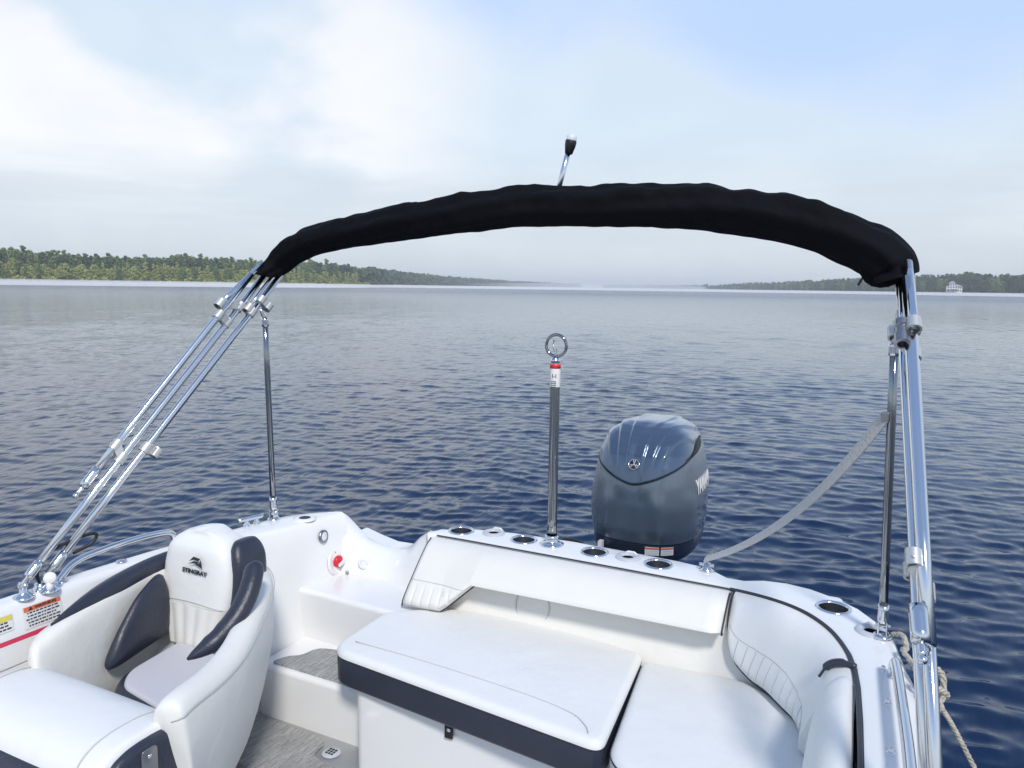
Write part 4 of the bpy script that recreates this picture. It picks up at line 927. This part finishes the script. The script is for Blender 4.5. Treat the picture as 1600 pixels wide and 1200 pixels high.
land('shore', LEFT, 500, 'low wooded shore on the left of the lake'); land('shore', RIGHT, 400, 'low wooded shore on the right of the lake')

def leafmat(name, c, c2):
    m = bpy.data.materials.new(name); m.use_nodes = True; t = m.node_tree; b = t.nodes['Principled BSDF']; b.inputs['Roughness'].default_value = .8; b.inputs['Specular IOR Level'].default_value = .2
    oi = t.nodes.new('ShaderNodeObjectInfo'); g = t.nodes.new('ShaderNodeNewGeometry'); r = t.nodes.new('ShaderNodeMix'); r.data_type = 'RGBA'
    ad = t.nodes.new('ShaderNodeMath'); ad.operation = 'ADD'; t.links.new(oi.outputs['Random'], ad.inputs[0]); t.links.new(g.outputs['Random Per Island'], ad.inputs[1])
    ml_ = t.nodes.new('ShaderNodeMath'); ml_.operation = 'MULTIPLY'; ml_.inputs[1].default_value = .5; t.links.new(ad.outputs[0], ml_.inputs[0]); t.links.new(ml_.outputs[0], r.inputs[0])
    r.inputs[6].default_value = (*c, 1); r.inputs[7].default_value = (*c2, 1); t.links.new(r.outputs[2], b.inputs['Base Color']); return m
LG = leafmat('light_leaves', (.27, .31, .09), (.42, .45, .14)); MG = leafmat('mid_leaves', (.12, .18, .065), (.20, .27, .09)); DG = leafmat('dark_needles', (.045, .085, .045), (.08, .13, .06))
BARK = mat('bark', (.16, .12, .085), .9, bump=(4, .5)); PB = mat('pale_bark', (.34, .31, .26), .9)
def crown(h, w, base, kind, seed, nf=1100):
    g = np.random.default_rng(seed); mb = MB(); nb = {'pine': 13, 'round': 10, 'slim': 11}[kind]; cl_ = []
    for i in range(nb):
        t = (i+.5)/nb
        if kind == 'pine': z = base+(h-base)*t**.9; rad = w*(1.05-t)**.55*g.uniform(.55, 1.1); sz = w*.42*(1.15-.6*t)
        elif kind == 'slim': z = base+(h-base)*t; rad = w*(1-t)**.8*g.uniform(.5, 1.0)*.8; sz = w*.45*(1.1-.6*t)
        else: z = base+(h-base)*(.12+.8*t); rad = w*math.sin(math.pi*(.15+.75*t))*g.uniform(.3, .8); sz = w*.5
        a = i*2.4+g.uniform(-.5, .5); cl_.append((rad*math.cos(a)*.7, rad*math.sin(a)*.7, z, sz))
    cl_.append((0, 0, h-w*.25, w*.3))
    for i in range(nf):
        cx, cy, cz, sz = cl_[g.integers(len(cl_))]; v = g.normal(0, 1, 3); v /= np.linalg.norm(v); v *= g.uniform(.35, 1.25); p = np.array([cx+v[0]*sz, cy+v[1]*sz, cz+v[2]*sz*.75])
        s_ = g.uniform(.22, .48)*(w/3.2); n_ = v+g.normal(0, .5, 3); n_ /= np.linalg.norm(n_); a = np.cross(n_, [.3, .2, 1]); a /= np.linalg.norm(a)+1e-9; b = np.cross(n_, a)
        mb.add([p+a*s_, p+b*s_*.9, p-a*s_*.8, p-b*s_], [(0, 1, 2, 3)])
    return mb
def make_tree(nm, h, w, base, kind, leaf, bark, seed):
    r_ = bpy.data.objects.new(nm, None); COL.objects.link(r_); g = np.random.default_rng(seed+99)
    tb = MB().tube([(0, 0, -1.2), (g.uniform(-.1, .1), .1, h*.3), (g.uniform(-.3, .3), 0, h*.65), (0, 0, h*.95)], [.26, .21, .14, .04], 7)
    for k in range(6):
        z = base+(h-base)*(k+.3)/7; a = k*2.4; l = w*.75*(1-k/8); tb.tube([(0, 0, z), (math.cos(a)*l*.5, math.sin(a)*l*.5, z+l*.18), (math.cos(a)*l, math.sin(a)*l, z+l*.35)], [.07, .05, .02], 5)
    t_ = obj('trunk', tb, bark, r_); c_ = obj('crown', crown(h, w, base, kind, seed), leaf, r_, smooth=False, fix=False); return r_
def copy_tree(o):
    c = o.copy(); COL.objects.link(c)
    for ch_ in [x for x in KIDS[o.name]]:
        d = ch_.copy(); COL.objects.link(d); d.parent = c
    return c
KIDS = {}
protos = {}
def proto(key, nm, specs):
    protos[key] = []
    for s_ in specs:
        o = make_tree(nm, *s_); KIDS[o.name] = list(o.children) if o.children else [x for x in COL.objects if x.parent == o]; protos[key].append([o, False])
proto('front', 'broadleaf_tree', [(11.5, 2.9, 2.5, 'round', LG, PB, 1), (13, 2.7, 2.5, 'slim', LG, PB, 2), (10, 3.1, 1.5, 'round', LG, PB, 3), (12.5, 2.8, 3.5, 'round', MG, PB, 4)])
proto('pine', 'pine_tree', [(17.5, 3.4, 8, 'pine', DG, BARK, 11), (19, 3.2, 9, 'pine', MG, BARK, 12), (16.5, 3.6, 6.5, 'round', DG, BARK, 13), (18, 3.4, 7, 'pine', MG, BARK, 14), (17, 3.8, 5, 'round', MG, BARK, 15)])
proto('far', 'shore_tree', [(18, 4.4, 3, 'round', DG, BARK, 21), (20, 4.0, 5, 'pine', DG, BARK, 22), (16.5, 4.6, 2, 'round', MG, BARK, 23)])
def dist(pts, px): return lin(px, [p[0] for p in pts], [p[1] for p in pts])
def place(key, px, d, lab, grp, sc=1.0):
    L2 = protos[key]; e = L2[random.randrange(len(L2))]
    if not e[1]: o = e[0]; e[1] = True
    else: o = copy_tree(e[0])
    x, y = pol(az_of(px), d); o.location = (x, y, .8); o.rotation_euler.z = random.uniform(0, 6.28); k = sc*.82*random.uniform(.92, 1.06); o.scale = (k*random.uniform(.9, 1.15),)*2+(k,)
    tag(o, lab, 'tree', grp)
random.seed(21)
px = -60.0
while px < 560:
    place('front', px, dist(LEFT, px)+random.uniform(3, 16), 'pale green broadleaf tree at the waterline of the left shore', 'light green trees along the left waterline', random.uniform(.8, 1.05)); px += random.uniform(4.6, 7.0)
for row, (d0, d1, sc) in enumerate(((20, 30, .93), (36, 52, 1.07))):
    px = -60.0+row*3
    while px < 612:
        hf = lin(px, [0, 60, 200, 260, 300, 330, 430, 480, 540, 600], [1.12, 1.02, .95, .97, 1.12, .98, .98, 1.12, 1.10, 1.0])
        place('pine', px, dist(LEFT, px)+random.uniform(d0, d1), 'tall dark green pine rising behind the pale trees of the left shore', 'tall pines behind the left waterline', sc*hf); px += random.uniform(6.5, 10)
px = 1106.0
while px < 1660:
    hf = lin(px, [1104, 1160, 1300, 1420, 1500, 1560, 1600], [.62, .85, .95, .98, 1.12, 1.02, .95])
    place('far', px, dist(RIGHT, px)+random.uniform(6, 22), 'hazy dark green tree in the front row of the right shore', 'hazy trees along the right shore', hf*.9); px += random.uniform(6.5, 9.5)
for e in [e for L2 in protos.values() for e in L2 if not e[1]]:
    for c_ in KIDS[e[0].name]: bpy.data.objects.remove(c_)
    bpy.data.objects.remove(e[0])
# unfilled wood behind: masses nobody could count
def wood(nm, pts, p0, p1, step, rows, hfun, leaf, lab, cell=1.0):
    g = np.random.default_rng(int(p1)); mb = MB(); px = p0
    while px < p1:
        for r_ in range(rows):
            d = dist(pts, px)+8+r_*14+g.uniform(-5, 5); x, y = pol(az_of(px+g.uniform(-step, step)), d); h_ = hfun(px)*g.uniform(.78, 1.08); w = h_*.24
            for i in range(34):
                v = g.normal(0, 1, 3); v /= np.linalg.norm(v); t = g.uniform(.12, 1); rad = w*math.sin(math.pi*min(1, .25+.75*t)*.93)*g.uniform(.6, 1.1); a = g.uniform(0, 6.28)
                p = np.array([x+math.cos(a)*rad, y+math.sin(a)*rad, .5+h_*t]); s_ = g.uniform(.8, 1.6)*cell; A_ = np.cross(v, [.2, .3, 1]); A_ /= np.linalg.norm(A_)+1e-9; B_ = np.cross(v, A_)
                mb.add([p+A_*s_, p+B_*s_, p-A_*s_, p-B_*s_*.8], [(0, 1, 2, 3)])
        px += step
    o = obj(nm, mb, leaf, None, smooth=False, fix=False); tag(o, lab, None, None, 'stuff')
wood('distant_wood', LEFT, 575, 905, .9, 3, lambda p: lin(p, [575, 620, 700, 905], [15.5, 16.5, 16, 15]), DG, 'distant wood fading along the left shore', 1.7)
wood('wood_interior', [(a, b+50) for a, b in LEFT], -120, 612, 3.6, 3, lambda p: lin(p, [0, 60, 200, 300, 430, 480, 600], [16.4, 14.8, 13.8, 15.7, 14.5, 15.6, 15.4]), DG, 'dense dark wood behind the tall pines', 1.1)
wood('distant_wood', RIGHT, 940, 1100, .8, 2, lambda p: 15, DG, 'faint distant wood beyond the right headland', 1.9)
wood('wood_interior', [(a, b+24) for a, b in RIGHT], 1104, 1720, 2.6, 3, lambda p: lin(p, [1104, 1160, 1300, 1420, 1500, 1560, 1600], [9, 13, 15, 16, 18.5, 16, 15]), DG, 'dense hazy wood behind the right shore trees', 1.3)
wood('shore_brush', LEFT, -120, 600, 1.6, 1, lambda p: 3.2, LG, 'low brush and reeds along the left waterline', .62)
# white lake house and its boathouse
hx_, hy_ = pol(az_of(1483), 716); hb = empty('lake_house', (hx_, hy_, .8), 'white lake house with a stepped pale roof among the trees of the right shore', 'house')
ax = az_of(1483); ex = Vector((math.cos(ax), -math.sin(ax), 0)); ey = Vector((math.sin(ax), math.cos(ax), 0)); o0 = Vector((hx_, hy_, 2.2))
KS = .80
def fbox(mb, a, b):
    vs = [o0+(ex*x+ey*y+Vector((0, 0, z)))*KS for x in (a[0], b[0]) for y in (a[1], b[1]) for z in (a[2], b[2])]
    return mb.add(vs, [(0, 1, 3, 2), (4, 6, 7, 5), (0, 4, 5, 1), (2, 3, 7, 6), (0, 2, 6, 4), (1, 5, 7, 3)])
HW = mat('white_siding', (.82, .82, .80), .7); RF = mat('grey_roof', (.30, .31, .33), .8); GLS = mat('dark_window', (.04, .05, .06), .1)
obj('wall', fbox(fbox(MB(), (-7, 0, -3.5), (7, 9, 6.2)), (-4.6, -.4, 6.0), (.4, 7, 9.6)), HW, hb, smooth=False)
def roof(mb, x0, x1, y0, y1, z0, z1):
    vs = [o0+(ex*x+ey*y+Vector((0, 0, z)))*KS for x, y, z in ((x0, y0, z0), (x1, y0, z0), (x1, y1, z0), (x0, y1, z0), (x0+(x1-x0)*.3, (y0+y1)/2, z1), (x1-(x1-x0)*.3, (y0+y1)/2, z1))]
    return mb.add(vs, [(0, 1, 5, 4), (2, 3, 4, 5), (1, 2, 5), (3, 0, 4), (3, 2, 1, 0)])
obj('roof', roof(roof(MB(), -7.8, 7.8, -.8, 9.6, 6.22, 8.2), -5.2, 1.0, -1, 7.6, 9.62, 11.4), RF, hb, smooth=False)
for x in (-5.6, -3.4, -1.2, 1.0, 3.2, 5.2):
    for z in (1.2, 3.9): obj('window', fbox(MB(), (x, -.08, z), (x+1.1, .02, z+1.5)), GLS, hb, smooth=False)
for x in (-3.8, -1.5): obj('window', fbox(MB(), (x, -.48, 7.0), (x+1.2, -.38, 8.6)), GLS, hb, smooth=False)
obj('porch', fbox(fbox(MB(), (-7, -3, 3.3), (4, -.02, 3.5)), (-7, -3.1, 3.5), (4, -3.0, 4.1)), HW, hb, smooth=False)
for x in (-6.8, -3.2, .4, 3.8): obj('porch_post', fbox(MB(), (x-.12, -3, -3), (x+.12, -2.8, 3.3)), HW, hb, smooth=False)
def small_boat(px, d, lab, s_=1.0):
    x, y = pol(az_of(px), d); e = empty('moored_boat', (x, y, 0), lab, 'boat'); a = az_of(px)+R(8); fx = Vector((math.cos(a), -math.sin(a), 0)); fy = Vector((math.sin(a), math.cos(a), 0)); o_ = Vector((x, y, 0))
    secs = []
    for t in np.linspace(-1, 1, 9):
        w = 1.1*(1-max(0, t)**2.5)*s_+.03; q = []
        for k, z in ((-1, .9), (-.85, .1), (0, -.3), (.85, .1), (1, .9)): q.append(tuple(o_+fx*t*3.4*s_+fy*k*w+Vector((0, 0, (z+.15*max(0, t))*s_))))
        secs.append(q)
    obj('hull', MB().loft(secs), HW, e, angle=30)
    c_ = MB(); q = [o_+fx*a_*s_+fy*b_*s_+Vector((0, 0, z*s_)) for a_, b_, z in ((-1.2, -.7, .9), (1.2, -.7, .9), (1.2, .7, .9), (-1.2, .7, .9), (-.9, -.6, 2.0), (.6, -.6, 2.0), (.6, .6, 2.0), (-.9, .6, 2.0))]
    c_.add(q, [(0, 1, 5, 4), (1, 2, 6, 5), (2, 3, 7, 6), (3, 0, 4, 7), (4, 5, 6, 7)]); obj('cabin', c_, HW, e, smooth=False)
small_boat(1499, 700, 'small white boat moored just right of the lake house', .9)
small_boat(1567, 690, 'small white boat moored at the far right of the lake shore', 1.1)
x, y = pol(az_of(1440), 735)
dk = empty('dock', (x, y, 0), 'low grey wooden dock on piles left of the lake house', 'dock'); KS = 1; o0 = Vector((x, y, 0)); ax = az_of(1440); ex = Vector((math.cos(ax), -math.sin(ax), 0)); ey = Vector((math.sin(ax), math.cos(ax), 0))
obj('deck', fbox(MB(), (-7, -14, .9), (7, -11, 1.15)), RF, dk, smooth=False); obj('walkway', fbox(MB(), (-1, -10.98, .9), (1, 12, 1.12)), RF, dk, smooth=False)
for a_ in (-6.8, -2.3, 2.3, 6.8): obj('pile', fbox(MB(), (a_-.15, -14.4, -2), (a_+.15, -14.1, 2.2)), RF, dk, smooth=False)

# low mist lying on the far water and the general haze
def vol(nm, verts, faces, dens, col, lab):
    o = obj(nm, MB().add(verts, faces), bpy.data.materials.new(nm), None, smooth=False); m = o.data.materials[0]; m.use_nodes = True; t = m.node_tree; t.nodes.remove(t.nodes['Principled BSDF'])
    v = t.nodes.new('ShaderNodeVolumePrincipled'); v.inputs['Color'].default_value = (*col, 1); v.inputs['Density'].default_value = dens; v.inputs['Anisotropy'].default_value = -.35 if nm == 'mist' else 0
    t.links.new(v.outputs[0], t.nodes['Material Output'].inputs['Volume']); tag(o, lab, None, None, 'stuff'); return o
def boxv(x0, x1, y0, y1, z0, z1): 
    b = MB().box((x0, y0, z0), (x1, y1, z1)); return b.v, b.f
vol('haze', *boxv(-6000, 6000, -2500, 4500, -2.5, 45), .00036, (.97, .985, 1.0), 'pale blue morning haze over the lake')
mv = []; cols = np.linspace(-300, 1900, 45)
for px in cols:
    dl = dist(LEFT, px) if px < 905 else dist(RIGHT, max(px, 940)); d1 = min(dl-8, 1300); d0 = min(d1*.80, 650)
    for d, z in ((d0, -1.2), (d1, -1.2), (d1, 2.6), (d0, .35)): mv.append((*pol(az_of(px), d), z))
mf = []
for i in range(44):
    for a, b in ((0, 1), (1, 2), (2, 3), (3, 0)): mf.append((i*4+a, i*4+b, i*4+4+b, i*4+4+a))
mf += [(0, 3, 2, 1), tuple(44*4+k for k in range(4))]
vol('mist', mv, mf, .055, (1, 1, 1), 'white mist lying low on the far water')
fb = []
for px in np.linspace(560, 1180, 16):
    w_ = math.sin(math.pi*(px-560)/620)**.5 if 560 < px < 1180 else .02
    for d, z in ((1350, -1.4), (2300, -1.4), (2300, 3+13*w_), (1350, 1+7*w_)): fb.append((*pol(az_of(px), d), z))
ff_ = [(i*4+a, i*4+b, i*4+4+b, i*4+4+a) for i in range(15) for a, b in ((0, 1), (1, 2), (2, 3), (3, 0))]+[(0, 3, 2, 1), (60, 61, 62, 63)]
vol('mist', fb, ff_, .0009, (1, 1, 1), 'taller white mist over the gap between the two far shores')
S.cycles.volume_max_steps = 64; S.cycles.volume_bounces = 3; S.cycles.max_bounces = 8; S.cycles.transparent_max_bounces = 8
